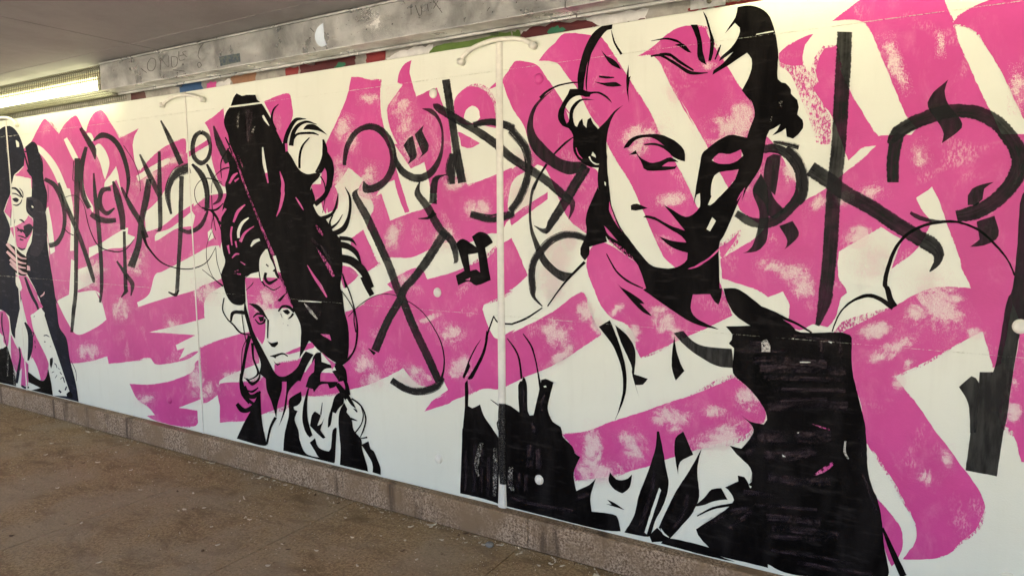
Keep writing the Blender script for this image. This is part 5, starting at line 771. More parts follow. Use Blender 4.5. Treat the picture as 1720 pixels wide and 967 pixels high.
('R', 'jacket_line', 'ink', 31, 'mid', '', '', '-5404,1117 -5267,1055 -5204,938 -5232,820 -5295,687|-5387,1135 -5249,1068 -5183,944 -5211,818 -5287,686'),
('R', 'jacket_line', 'ink', 32, 'mid', '', '', '-5347,741 -5258,846 -5219,961 -5254,1051|-5365,748 -5274,849 -5237,958 -5263,1048'),
('R', 'jacket_line', 'ink', 35, 'mid', '', '', '-5559,1373 -5494,1273 -5490,1145|-5527,1389 -5442,1292 -5409,1164'),
('R', 'jacket_line', 'ink', 36, 'mid', '', '', '-5639,1248 -5512,1115 -5323,978|-5586,1283 -5436,1164 -5308,988'),
('R', 'jacket_line', 'ink', 28, 'mid', '', '', '-5858,1019 -5895,874|-5849,1019 -5876,875'),
('R', 'jacket_line', 'ink', 33, 'mid', '', '', '-5427,882 -5321,881|-5414,910 -5318,888'),
('R', 'jacket_line', 'ink', 32, 'mid', '', '', '-5303,678 -5177,710|-5304,684 -5181,729'),
('R', 'jacket_gap', 'cream', 37, 'mid', '', '', '-5483,1105 -5428,1029 -5332,1013|-5467,1114 -5402,1051 -5327,1019'),
('P', 'painted_portrait', 'inkblue', 1, '', 'left', 'dark haired painted figure at the far left end below the lamp', '-13054,4539 -12836,4597 -12584,4592 -12400,4495 -12277,4345 -12211,4151 -12269,3939 -12272,3959 -12449,3885 -12604,3821 -12684,3706 -12752,3661 -12774,3531 -12890,3426 -13043,3260 -12961,3151 -12882,3030 -12876,2913 -12973,2781 -13038,2695 -13008,2573 -12957,2428 -12827,2310 -12804,2226 -12821,2042 -12707,1987 -12681,1846 -12732,1729 -12842,1411 -12955,1324 -13004,1142 -13110,1232 -13144,1507 -13295,1576 -13454,1606 -13539,1601'),
('P', 'face', 'cream', 2, 'left', '', '', '-12581,3814 -12275,3792 -12072,3756 -12091,3481 -12245,3461 -12294,3299 -12301,3183 -12383,3113 -12556,3078 -12713,3007 -12865,2982 -12872,3090 -12789,3293 -12713,3529 -12730,3648 -12668,3729'),
('P', 'face', 'pink', 3, 'left', '', '', '-12592,3820 -12428,3872 -12261,3952 -12169,3874 -12063,3813 -12039,3744 -12300,3787'),
('P', 'face', 'pink', 3, 'left', '', '', '-12788,3519 -12726,3447 -12770,3257 -12816,3126 -13020,3248 -12894,3402'),
('P', 'mouth', 'pink', 4, 'left', '', '', '-12864,2988 -12612,3030 -12336,3113 -12254,3183 -12122,3135 -12113,3043 -12182,2896 -12319,2765 -12433,2645 -12580,2630 -12692,2688 -12748,2795 -12868,2963'),
('P', 'hair', 'inkblue', 14, 'left', '', '', '-12172,4244 -11946,4313 -11814,4259 -11764,4128 -11676,3938 -11692,3878 -11677,3676 -11614,3506 -11669,3281 -11724,3213 -11677,3077 -11700,2921 -11720,2785 -11705,2578 -11669,2372 -11632,2166 -11576,1707 -11542,1452 -11359,1283 -11300,958 -11179,604 -11134,316 -11920,316 -11380,375 -11404,446 -11647,961 -11816,1263 -11966,1588 -12013,1642 -12089,1862 -12145,1919 -12201,2011 -12363,2183 -12424,2252 -12385,2349 -12398,2491 -12412,2550 -12324,2659 -12200,2778 -12116,3019 -12098,3135 -12239,3206 -12296,3288 -12257,3462 -12092,3476 -12039,3744 -12109,3815 -12190,3886 -12104,3917 -12121,4032'),
('P', 'shaded_cheek', 'inkshade', 15, 'left', '', '', '-12246,3456 -12070,3467 -11810,3385 -11701,3213 -11688,3077 -11722,2921 -11818,2726 -12027,2548 -12303,2565 -12200,2778 -12105,3019 -12096,3124 -12202,3217 -12283,3299'),
('P', 'eye', 'inkblue', 16, 'left', '', '', '-12226,3438 -12077,3424 -12024,3319 -12106,3239 -12214,3287'),
('P', 'eye', 'cream', 17, 'left', '', '', '-12113,3340 -12054,3317 -12069,3295 -12118,3311'),
('R', 'face_line', 'inkblue', 15, 'left', '', '', '-12742,3611 -12605,3600 -12506,3549 -12442,3493 -12379,3456|-12736,3634 -12574,3630 -12451,3569 -12391,3506 -12362,3460'),
('R', 'face_line', 'inkblue', 16, 'left', '', '', '-12726,3532 -12589,3517 -12441,3469|-12720,3546 -12570,3536 -12423,3480'),
('R', 'face_line', 'inkblue', 15, 'left', '', '', '-12719,3357 -12583,3335 -12446,3375 -12389,3439|-12713,3366 -12587,3356 -12473,3387 -12406,3443'),
('R', 'face_line', 'inkblue', 17, 'left', '', '', '-12465,3612 -12380,3548 -12369,3469|-12449,3618 -12351,3554 -12350,3470'),
('R', 'face_line', 'inkblue', 15, 'left', '', '', '-12548,3115 -12472,3091 -12392,3061|-12541,3124 -12439,3116 -12365,3075'),
('R', 'face_line', 'inkblue', 5, 'left', '', '', '-12689,3126 -12719,3061|-12674,3125 -12700,3060'),
('R', 'face_line', 'inkblue', 5, 'left', '', '', '-12798,3281 -12847,3018|-12783,3281 -12831,3018'),
('R', 'face_line', 'inkblue', 16, 'left', '', '', '-12637,2931 -12513,2939 -12408,2891 -12378,2828|-12641,2949 -12494,2966 -12329,2921 -12286,2844'),
('R', 'face_line', 'inkblue', 17, 'left', '', '', '-12642,2858 -12507,2834 -12352,2810|-12636,2867 -12487,2857 -12343,2819'),
('R', 'face_line', 'inkblue', 18, 'left', '', '', '-12587,2790 -12465,2778|-12565,2817 -12451,2796'),
('R', 'face_line', 'inkblue', 17, 'left', '', '', '-12657,2980 -12506,2906|-12629,2995 -12465,2928'),
('R', 'face_line', 'inkblue', 15, 'left', '', '', '-12669,2662 -12537,2623 -12415,2648|-12647,2679 -12524,2652 -12424,2666'),
('R', 'face_line', 'inkblue', 15, 'left', '', '', '-12229,4150 -12189,4003 -12115,3857|-12193,4152 -12134,4008 -12061,3863'),
('R', 'face_line', 'inkblue', 15, 'left', '', '', '-12209,4165 -12090,4155|-12206,4184 -12086,4182'),
('R', 'face_line', 'inkblue', 15, 'left', '', '', '-11793,4151 -11701,4007 -11699,3845|-11773,4154 -11677,4009 -11681,3845'),
('R', 'face_line', 'inkblue', 15, 'left', '', '', '-11578,3650 -11588,3516 -11617,3382|-11564,3650 -11571,3516 -11603,3381'),
('P', 'eye', 'inkblue', 16, 'left', '', '', '-12717,3456 -12577,3468 -12494,3431 -12572,3395 -12671,3414'),
('P', 'mouth', 'inkshade', 18, 'left', '', '', '-12423,3013 -12227,3054 -12108,2996 -12230,2884 -12356,2835 -12412,2929'),
('P', 'hand', 'ink', 16, 'left', '', '', '-13041,2749 -12767,2675 -12472,2549 -12382,2516 -12388,2254 -12550,2209 -12798,2260 -12980,2440 -13054,2597'),
('R', 'finger', 'pinkpale', 17, 'left', '', '', '-13061,2709 -12913,2620 -12743,2534 -12590,2488 -12415,2482|-12979,2742 -12833,2654 -12685,2565 -12563,2515 -12405,2501'),
('R', 'finger', 'pinkpale', 18, 'left', '', '', '-13073,2582 -12929,2502 -12762,2428 -12599,2410 -12434,2404|-13011,2612 -12854,2540 -12700,2470 -12578,2438 -12424,2423'),
('R', 'finger', 'pinkpale', 19, 'left', '', '', '-12987,2453 -12849,2376 -12744,2342 -12586,2333 -12457,2331|-12925,2482 -12777,2415 -12696,2388 -12567,2362 -12448,2351'),
('R', 'finger', 'pinkpale', 20, 'left', '', '', '-12989,2392 -12851,2319 -12736,2278 -12584,2240 -12424,2240|-12943,2415 -12795,2351 -12676,2321 -12549,2278 -12414,2260'),
('P', 'finger', 'pinkpale', 21, 'left', '', '', '-12407,2386 -12314,2375 -12316,2301 -12419,2310'),
('R', 'chin', 'cream', 19, 'left', '', '', '-12730,2963 -12749,2770 -12706,2651 -12461,2552 -12324,2658|-12710,2964 -12705,2773 -12663,2666 -12453,2590 -12347,2665'),
('R', 'hair_gap', 'cream', 15, 'left', '', '', '-12455,4365 -12451,4313 -12438,4256|-12437,4368 -12358,4320 -12362,4256'),
('R', 'hair_gap', 'worncream', 2, 'left', '', '', '-12762,4519 -12793,4302 -12789,4180|-12733,4518 -12754,4301 -12769,4180'),
('R', 'hair_gap', 'worncream', 3, 'left', '', '', '-12861,4461 -12660,4433 -12385,4430|-12857,4470 -12658,4448 -12386,4439'),
('R', 'hair_gap', 'inkshade', 15, 'left', '', '', '-12044,3686 -12029,3571|-12007,3686 -12011,3572'),
('R', 'hair_gap', 'inkshade', 15, 'left', '', '', '-12316,2165 -12195,2176 -12077,2202|-12317,2193 -12199,2204 -12080,2211'),
('R', 'hair_gap', 'pinkpale', 15, 'left', '', '', '-12045,1893 -11941,1934 -11909,1983|-12065,1907 -11974,1948 -11925,1986'),
('P', 'neck', 'pink', 17, 'left', '', '', '-12787,2221 -12551,2205 -12431,2204 -12163,1954 -12140,1876 -11999,1736 -12233,1646 -12423,1576 -12355,1332 -12199,1135 -11973,928 -11980,756 -12099,571 -12256,510 -12410,729 -12502,875 -12440,1152 -12561,1470 -12677,1829 -12709,1975 -12809,2043'),
('P', 'neck', 'cream', 18, 'left', '', '', '-12810,2189 -12698,2169 -12625,2015 -12676,1952 -12814,2055'),
('R', 'neck_line', 'inkblue', 18, 'left', '', '', '-12537,2188 -12438,1991 -12339,1854 -12218,1735 -12104,1530|-12471,2202 -12345,2013 -12249,1880 -12144,1753 -12086,1534'),
('R', 'neck_line', 'inkblue', 15, 'left', '', '', '-11675,1992 -11569,1816|-11640,2000 -11552,1820'),
('P', 'scarf', 'cream', 18, 'left', '', '', '-12932,1345 -12713,1731 -12641,1696 -12629,1407 -12633,1135 -12610,864 -12584,784 -12736,851 -12866,1016 -12964,1145'),
('R', 'scarf', 'inkblue', 19, 'left', '', '', '-12651,1438 -12562,1269 -12587,1025 -12643,814|-12595,1455 -12406,1298 -12430,1034 -12585,815'),
('P', 'scarf', 'pink', 2, 'left', '', '', '-13503,1563 -13295,1576 -13161,1407 -13236,1082 -13294,977 -13388,1029 -13563,1216'),
('P', 'scarf', 'cream', 3, 'left', '', '', '-13563,1216 -13409,1148 -13465,941 -13624,865'),
('P', 'scarf', 'pink', 20, 'left', '', '', '-13133,1211 -12950,989 -12830,1000 -12776,847 -12617,746 -12686,380 -12934,349 -12845,662 -13022,543 -13187,766'),
('P', 'scarf', 'ink', 21, 'left', '', '', '-13628,844 -13444,943 -13303,996 -13187,766 -13104,534 -13098,323 -13724,316'),
('R', 'scarf', 'worncream', 22, 'left', '', '', '-13316,944 -13350,709 -13398,460|-13274,949 -13286,716 -13355,465'),
('P', 'scarf', 'worncream', 22, 'left', '', '', '-13152,729 -13002,665 -13089,331 -13176,340'),
('R', 'scarf', 'inkblue', 23, 'left', '', '', '-12907,1011 -12906,835 -13053,543 -13110,375|-12866,1017 -12845,840 -12951,548 -13028,380'),
('R', 'scarf', 'inkblue', 22, 'left', '', '', '-13403,1549 -13444,1304 -13325,973|-13360,1552 -13402,1310 -13304,977'),
('R', 'scarf', 'inkblue', 21, 'left', '', '', '-12934,341 -12818,316 -12655,343|-12893,371 -12781,358 -12662,372'),
('P', 'coat', 'cream', 20, 'left', '', '', '-12595,768 -12463,879 -12334,737 -12245,530 -12434,570'),
('P', 'coat', 'ink', 22, 'left', '', '', '-12656,624 -12273,521 -12099,567 -11983,737 -11924,514 -11901,316 -12590,316 -12273,395 -12664,445'),
('P', 'sleeve', 'cream', 23, 'left', '', '', '-12413,1567 -12074,1722 -11958,1645 -11980,1494 -11816,1263 -11647,961 -11399,484 -11328,378 -11880,319 -11902,669 -12010,924 -12228,1190'),
('P', 'sleeve_mark', 'ink', 24, 'left', '', '', '-11902,916 -11819,943 -11819,868 -11889,756 -11924,819'),
('P', 'sleeve_mark', 'ink', 24, 'left', '', '', '-11480,399 -11369,451 -11290,405 -11314,356 -11469,354'),
('R', 'sleeve_mark', 'inkblue', 24, 'left', '', '', '-12048,1264 -11961,1279 -11875,1263|-12051,1278 -11951,1298 -11864,1272'),
('R', 'sleeve_mark', 'inkblue', 24, 'left', '', '', '-12051,1167 -12006,1168|-12040,1187 -11998,1183'),
('R', 'sleeve_mark', 'inkblue', 24, 'left', '', '', '-11793,847 -11747,834 -11716,783|-11779,858 -11722,844 -11698,788'),
('R', 'sleeve_mark', 'inkblue', 24, 'left', '', '', '-11877,686 -11802,714|-11885,696 -11809,722'),
('R', 'sleeve_mark', 'inkblue', 24, 'left', '', '', '-11775,615 -11715,669|-11793,618 -11730,672'),
('R', 'sleeve_mark', 'inkblue', 24, 'left', '', '', '-11638,723 -11590,691|-11615,734 -11567,702'),
('R', 'sleeve_mark', 'inkblue', 24, 'left', '', '', '-11617,611 -11562,644 -11521,570|-11632,621 -11537,662 -11495,578'),
('R', 'sleeve_mark', 'inkblue', 24, 'left', '', '', '-11725,415 -11658,385|-11683,440 -11617,411'),
('R', 'sleeve_mark', 'inkblue', 25, 'left', '', '', '-11487,451 -11440,517|-11528,454 -11473,520'),
('R', 'sleeve_mark', 'inkblue', 24, 'left', '', '', '-12315,1551 -12274,1573|-12328,1557 -12287,1579'),
('R', 'sleeve_mark', 'inkblue', 24, 'left', '', '', '-12442,1287 -12380,1288 -12400,1223|-12430,1307 -12343,1298 -12381,1224'),
('R', 'sleeve_mark', 'inkblue', 24, 'left', '', '', '-12356,1168 -12348,1121|-12329,1172 -12329,1124'),
('R', 'sleeve_mark', 'inkblue', 24, 'left', '', '', '-12358,1081 -12353,1044|-12331,1085 -12333,1046'),
('R', 'sleeve_mark', 'inkblue', 15, 'left', '', '', '-11275,941 -11162,788 -11162,643|-11262,946 -11145,793 -11151,644'),
('R', 'sleeve_mark', 'inkblue', 24, 'left', '', '', '-11678,785 -11638,767|-11664,794 -11624,775'),
('R', 'sleeve_mark', 'inkblue', 24, 'left', '', '', '-11876,1112 -11841,1110|-11870,1122 -11834,1119'),
]
OLDPAINT=[('dark_red', '-9445,4880 -9168,4863 -9081,4708 -9449,4681'), ('blue', '-8365,4850 -7923,4833 -7889,4710 -8348,4698'), ('pink', '-7823,4795 -7633,4803 -7627,4694 -7815,4703'), ('orange', '-7349,4818 -6893,4838 -6900,4727 -7302,4689'), ('white', '-7621,4775 -7364,4802 -7358,4695 -7612,4702'), ('red', '-6385,4816 -6178,4809 -6197,4696 -6378,4715'), ('dark_red', '-6154,4822 -6046,4842 -5812,4879 -5316,4850 -5315,4727 -5913,4698 -6148,4707'), ('green', '-5637,4748 -5536,4786 -5450,4750 -5528,4704'), ('red', '-5168,4848 -4882,4827 -4896,4709 -5163,4710'), ('white', '-4885,4738 -4636,4804 -4277,4809 -4372,4721 -4717,4718'), ('leaf_green', '-4372,4728 -4259,4785 -3372,4826 -3373,4706 -3783,4704 -4261,4707'), ('grey_green', '-4077,4854 -3371,4865 -3372,4813 -4259,4793'), ('dark_red', '-3293,4736 -3183,4813 -2663,4803 -2523,4745 -2649,4725 -3246,4716'), ('green', '-3007,4749 -2955,4790 -2851,4775 -2815,4748 -2970,4719'), ('white', '-2649,4825 -2057,4809 -2081,4730 -2453,4729'), ('leaf_green', '-3372,4813 -3292,4808 -3277,4747 -3372,4746'), ('white', '-3277,4806 -3137,4806 -3137,4774 -3277,4773'), ('dark_red', '-2537,4747 -2358,4746 -2082,4760 -2081,4730 -2345,4720'), ('red', '-1733,4760 -1474,4765 -1121,4753 -1120,4731 -1474,4737 -1733,4731')]
MARKS=[('P', 'sticker', 'palepaper', '-5293,5054 -5372,5023 -5418,4949 -5394,4873 -5329,4826 -5251,4837 -5284,4895 -5290,4983'), ('P', 'sticker', 'photopaper', '-6926,4922 -6575,4918 -6571,4826 -6914,4817'), ('R', 'scrawl', 'scrawl', '-8228,5057 -8297,5002 -8288,4927 -8188,4906 -8119,4963 -8128,5037 -8220,5064|-8217,5052 -8284,4999 -8276,4931 -8195,4914 -8131,4966 -8139,5034 -8224,5057'), ('R', 'scrawl', 'scrawl', '-8034,4901 -8011,5047|-8047,4903 -8024,5049'), ('R', 'scrawl', 'scrawl', '-8017,5037 -7874,4915 -7857,5046|-8007,5040 -7877,4922 -7869,5047'), ('R', 'scrawl', 'scrawl', '-7813,5023 -7808,4909 -7710,4915 -7687,5002 -7804,5035|-7800,5022 -7797,4912 -7720,4920 -7698,4999 -7808,5028'), ('R', 'scrawl', 'scrawl', '-7664,5073 -7658,4969 -7553,4963|-7651,5072 -7647,4972 -7554,4971'), ('R', 'scrawl', 'scrawl', '-7647,5017 -7562,5015|-7649,5025 -7563,5023'), ('R', 'scrawl', 'scrawl', '-7519,5059 -7595,5048 -7514,4985|-7515,5052 -7582,5047 -7504,4989'), ('R', 'scrawl', 'scrawl', '-7201,5101 -7273,5052 -7307,4979 -7270,4932|-7192,5096 -7263,5048 -7296,4978 -7259,4934'), ('R', 'scrawl', 'scrawl', '-7320,4886 -7283,4898 -7257,4866 -7297,4848 -7317,4887|-7326,4893 -7278,4905 -7245,4864 -7301,4842 -7329,4886'), ('R', 'scrawl', 'scrawl', '-8439,4961 -8321,4894|-8430,4966 -8312,4900'), ('R', 'scrawl', 'scrawl', '-7793,4871 -7566,4829|-7790,4878 -7564,4836'), ('R', 'scrawl', 'scrawl', '-4177,5045 -4176,4968|-4169,5044 -4168,4967'), ('R', 'scrawl', 'scrawl', '-4125,5041 -4083,4946 -4047,4959 -4049,5028|-4117,5042 -4077,4949 -4054,4961 -4056,5029'), ('R', 'scrawl', 'scrawl', '-3988,5031 -3977,4967|-3980,5031 -3970,4967'), ('R', 'scrawl', 'scrawl', '-3919,5051 -3822,4929|-3913,5054 -3816,4932'), ('R', 'scrawl', 'scrawl', '-3911,4979 -3860,5038|-3918,4983 -3866,5042'), ('R', 'scrawl', 'scrawl', '-3338,4872 -3310,4899|-3343,4876 -3315,4903'), ('R', 'scrawl', 'scrawl', '-5481,5029 -5430,4985|-5474,5033 -5423,4989'), ('R', 'scrawl', 'scrawl', '-5448,4834 -5418,4801|-5441,4837 -5410,4804'), ('W', 'chalk_smear', 'chalk', '-4772,5151 -4416,5096 -4411,4782 -4799,4833')]
SEAM=-1.2981
LOOPS=[[[-1.9198, 2.2827], [-1.911, 2.302], [-1.881, 2.3221], [-1.8307, 2.3393], [-1.7327, 2.3531], [-1.6396, 2.3493], [-1.6241, 2.3473], [-1.5781, 2.3361], [-1.544, 2.3188], [-1.5328, 2.3078]], [[-4.2654, 2.2856], [-4.232, 2.3014], [-4.1596, 2.3182], [-4.0816, 2.3249], [-3.9762, 2.3196], [-3.9035, 2.3039], [-3.8512, 2.2831]], [[-6.5706, 2.3712], [-6.4195, 2.3691], [-6.274, 2.3579], [-6.2061, 2.3321], [-6.1712, 2.2974]]]
CAPS=[[-2.0921, 1.1838], [-2.1032, 0.3243], [-1.5142, 0.3286], [0.2719, 1.1932], [-1.5122, 2.1634], [-2.0962, 2.1565], [-4.3907, 0.3261], [0.2859, 0.3333]]
BITS=[[-5.596, -0.407], [-5.187, -0.386], [-4.826, -0.498], [-4.969, -0.527], [-4.585, -0.487], [-4.516, -0.434], [-4.612, -0.818], [-4.598, -0.651], [-4.283, -0.787], [-4.369, -0.644], [-3.836, -0.559], [-3.625, -0.467], [-3.521, -0.437], [-3.85, -0.051], [-3.867, -0.073], [-3.206, -0.341], [-3.199, -0.375], [-3.365, -0.597], [-3.332, -0.57], [-3.293, -0.529], [-2.992, -0.501], [-3.054, -0.658], [-3.125, -0.784], [-3.673, -0.969], [-2.852, -0.77], [-2.861, -0.844], [-3.175, -1.151], [-3.383, -0.097], [-3.338, -0.082], [-3.103, -0.085], [-2.894, -0.419], [-2.592, -0.605], [-2.522, -0.626], [-2.398, -0.568], [-2.306, -0.725], [-2.348, -0.384], [-2.802, -0.107], [-2.175, -0.148], [-2.094, -0.077], [-2.045, -0.369], [-2.103, -0.278], [-1.82, -0.399], [-1.834, -0.063], [-1.752, -0.123], [-1.718, -0.054], [-1.564, -0.129], [-1.297, -0.05], [-1.198, -0.061], [-3.378, -0.623], [-2.953, -0.503], [-4.607, -0.265], [-4.193, -0.406], [-4.032, -1.019], [-3.826, -1.221], [-3.235, -0.877], [-2.483, -0.779], [-2.134, -0.576], [-2.239, -0.299], [-2.538, -0.238], [-1.937, -0.398], [-1.909, -0.107], [-1.428, -0.164], [-1.409, -0.058]]
rnd=random.Random(7)
# ------------------------------------------------------------------ setting: ground, floor slabs, ceiling
XL,XR,YB=-20.0,16.0,-4.5          # tunnel extent along the mural and its far side
tag(link('ground',mesh([(-90,-90,-.06),(90,-90,-.06),(90,90,-.06),(-90,90,-.06)],[(0,1,2,3)]),None,'ground'),kind='structure')
fl=tag(link('floor',box(XL,XR,YB,.4,-.05,-.012),None,'floor'),kind='structure')
PW=2.323; J0=-1.717
x=-2.647-1.0555*16
while x<XR:
    a,b=max(x,XL),min(x+1.0555,XR)
    if b-a>.05: link('floor_slab',box(a+.0025,b-.0025,YB,-.05,-.012,0,.002),fl,'floor')
    x+=1.0555
CZ=2.572
ce=tag(link('ceiling',box(XL,XR,YB,.4,CZ+.012,CZ+.25),None,'ceiling'),kind='structure')
for k in range(-8,9):
    a,b=max(J0+PW*k,XL),min(J0+PW*(k+1),XR)
    if b-a<.1: continue
    link('ceiling_slab',box(a+.003,b-.003,YB,-.337,CZ,CZ+.012,.001),ce,'ceiling')
    link('ceiling_slab',box(a+.003,b-.003,-.333,.06,CZ,CZ+.012,.001),ce,'ceiling')
# kerb along the foot of the mural
kb=empty('kerb',(-1.7,-.025,0)); tag(kb,'low speckled brown stone kerb along the foot of the mural','kerb')
x=-19.4
while x<XR:
    b=min(x+1.19,XR); o=link('kerb_stone',box(x+.0006,b-.0006,-.05+rnd.uniform(-.001,.001),.06,0,.15,.006),None,'curb'); o.parent=kb; o.matrix_parent_inverse=Matrix.Translation((1.7,.025,0)); x+=1.19
# the older wall behind and above the panels
ow=empty('old_wall',(-1.7,.11,0)); tag(ow,'strip of older graffitied wall above the mural panels','wall')
OI=Matrix.Translation((1.7,-.11,0))
def under(o,p,inv): o.parent=p; o.matrix_parent_inverse=inv; return o
under(link('wall_face',box(XL,XR,.0625,.2,.0,CZ+.012),None,'old'),ow,OI)
for i,(c,s) in enumerate(OLDPAINT): under(link('spray_paint',poly_mesh(spline(dec(s),True,.007,.012,rnd=rnd),[],.0615-.0002*(i%5)),None,c),ow,OI)
# ------------------------------------------------------------------ mural wall
mw=empty('mural_wall',(-1.717,.03,.15)); tag(mw,'cream panel wall covered by a pink and black painted mural','wall')
MI=Matrix.Translation((1.717,-.03,-.15))
def mp(o): return under(o,mw,MI)
for k in range(-8,9):
    a,b=max(J0+PW*k,XL),min(J0+PW*(k+1),XR)
    if b-a>.1: mp(link('wall_panel',box(a+.003,b-.003,0,.058,.15,2.35,.005),None,'cream'))
# formwork ridges on each panel
for k in range(-3,2):
    for z in (2.222,1.092):
        a,b=J0+PW*k+.004,J0+PW*(k+1)-.004
        n=46;V=[];F=[]
        for i in range(n+1):
            xx=a+(b-a)*i/n; w=.0016+.0011*noise.noise((xx*7,z,0)); h=.0024+.0014*noise.noise((xx*9,z,4)); zz=z+.0025*noise.noise((xx*1.3,z,9))
            V+=[(xx,-.0003,zz-w),(xx,-h,zz),(xx,-.0003,zz+w)]
        for i in range(n): F+=[(3*i,3*i+3,3*i+4,3*i+1),(3*i+1,3*i+4,3*i+5,3*i+2)]
        mp(link('formwork_ridge',mesh(V,F),None,'ridge'))
# joints
def joint(X,r,black):
    prof=[(r*math.cos(t),-.62*r*math.sin(t)-.001) for t in [math.pi*i/8 for i in range(9)]]
    zs=[.152+i*(2.346-.152)/60 for i in range(61)]; V=[];F=[]
    for z in zs:
        s=1+.16*noise.noise((X,z*3.1,1)); dx=.0025*noise.noise((X,z*1.7,5))
        if z<.32: s*=1.0+.25*(1-(z-.15)/.17)
        V+=[(X+dx+p[0]*s,p[1]*s,z) for p in prof]
    m=len(prof)
    for i in range(len(zs)-1):
        for k in range(m-1): F.append((i*m+k,i*m+k+1,(i+1)*m+k+1,(i+1)*m+k))
    o=mp(link('joint_strip',mesh(V,F,smooth=True),None,'stripw'))
    if black:
        V=[];F=[];zz=[.27+i*.025 for i in range(17)]
        for i,z in enumerate(zz):
            e=.35 if 1<i<15 else .7
            for k in range(9):
                t=math.pi*k/8*(1-e*.9*(.5+.5*noise.noise((z*9,2,2)))); s=1.06+.16*noise.noise((X,z*3.1,1)); V.append((X+r*math.cos(t)*s,(-.62*r*math.sin(t)-.001)*s-.0008,z))
        for i in range(len(zz)-1):
            for k in range(8): F.append((i*9+k,i*9+k+1,(i+1)*9+k+1,(i+1)*9+k))
        c=link('black_overpaint',mesh(V,F,smooth=True),None,'wornblack'); c.parent=o
    return o
tag(joint(J0,.019,True),'raised white filler strip at the middle joint, black near the foot')
joint(J0-PW,.006,False); joint(J0-2*PW,.008,False); joint(J0+PW,.012,False)
# paint
KEYS={}
STEP=.00006
for i,(kind,name,mat,lay,par,key,label,d) in enumerate(PAINT):
    y=-.0006-STEP*lay
    loops=[dec(s) for s in d.split('|')]
    if kind=='P':
        j=.0018 if mat.startswith('pink') else .0007
        me=poly_mesh(spline(loops[0],True,j,rnd=rnd),[spline(h,True,j,rnd=rnd) for h in loops[1:]],y)
    elif kind=='R': me=ribbon_mesh(loops[0],loops[1],y,.0005,rnd)
    else: me=quad_patch(loops[0],y)
    o=link(name,me,None,mat)
    if kind=='P' and name=='pink_stroke':
        sp=spline(loops[0],True,0,.02,rnd=rnd); n=len(sp); cw=1 if sum(sp[k][0]*sp[(k+1)%n][1]-sp[(k+1)%n][0]*sp[k][1] for k in range(n))>0 else -1; fr=[]
        for k in range(n):
            tx,tz=sp[(k+1)%n][0]-sp[k-1][0],sp[(k+1)%n][1]-sp[k-1][1]; tl=math.hypot(tx,tz) or 1
            w=.016*max(0,noise.noise((sp[k][0]*3.1,sp[k][1]*3.1,i*.7))-.24)**1.2*4.0+rnd.uniform(0,.0015); fr.append((sp[k][0]+cw*tz/tl*w,sp[k][1]-cw*tx/tl*w))
        fr=[(q[0],min(2.347,max(.158,q[1]))) for q in fr]
        fo=link('dry_fringe',poly_mesh(fr,[spline(h,True,0,rnd=rnd) for h in loops[1:]],y+STEP*.5),None,'pinkdry'); fo.parent=o
    if par: o.parent=KEYS[par]
    else: mp(o)
    if key: KEYS[key]=o
    if label: o['label']=label
# round caps of the panel anchors
for i,(cx,cz) in enumerate(CAPS):
    n=20;r=.024;V=[(cx,-.013,cz)];F=[]
    for rr,yy in ((.45,-.0122),(.75,-.0095),(.93,-.005),(1.0,.001)):
        V+=[(cx+r*rr*math.cos(2*math.pi*k/n),yy,cz+r*rr*1.05*math.sin(2*math.pi*k/n)) for k in range(n)]
    for k in range(n): F.append((0,1+k,1+(k+1)%n))
    for a in range(3):
        for k in range(n): F.append((1+a*n+k,1+(a+1)*n+k,1+(a+1)*n+(k+1)%n,1+a*n+(k+1)%n))
    mp(link('anchor_cap',mesh(V,F,smooth=True),None,'pink' if i in (4,6) else 'stripw'))
# bent cables bridging the panel joints
for pts in LOOPS:
    sp=spline(pts,False,0,.02,6); n=len(sp)
    P3=[(p[0],-.012-.016*math.sin(math.pi*i/(n-1)),p[1]) for i,p in enumerate(sp)]
    o=mp(link('cable_loop',tube_mesh([P3],.0105,10),None,'stripw'))
    for e in (P3[0],P3[-1]):
        c=link('cable_clamp',tube_mesh([[(e[0],.002,e[2]),(e[0],-.02,e[2]),(e[0],-.026,e[2])]],.017,12),None,'stripw'); c.parent=o
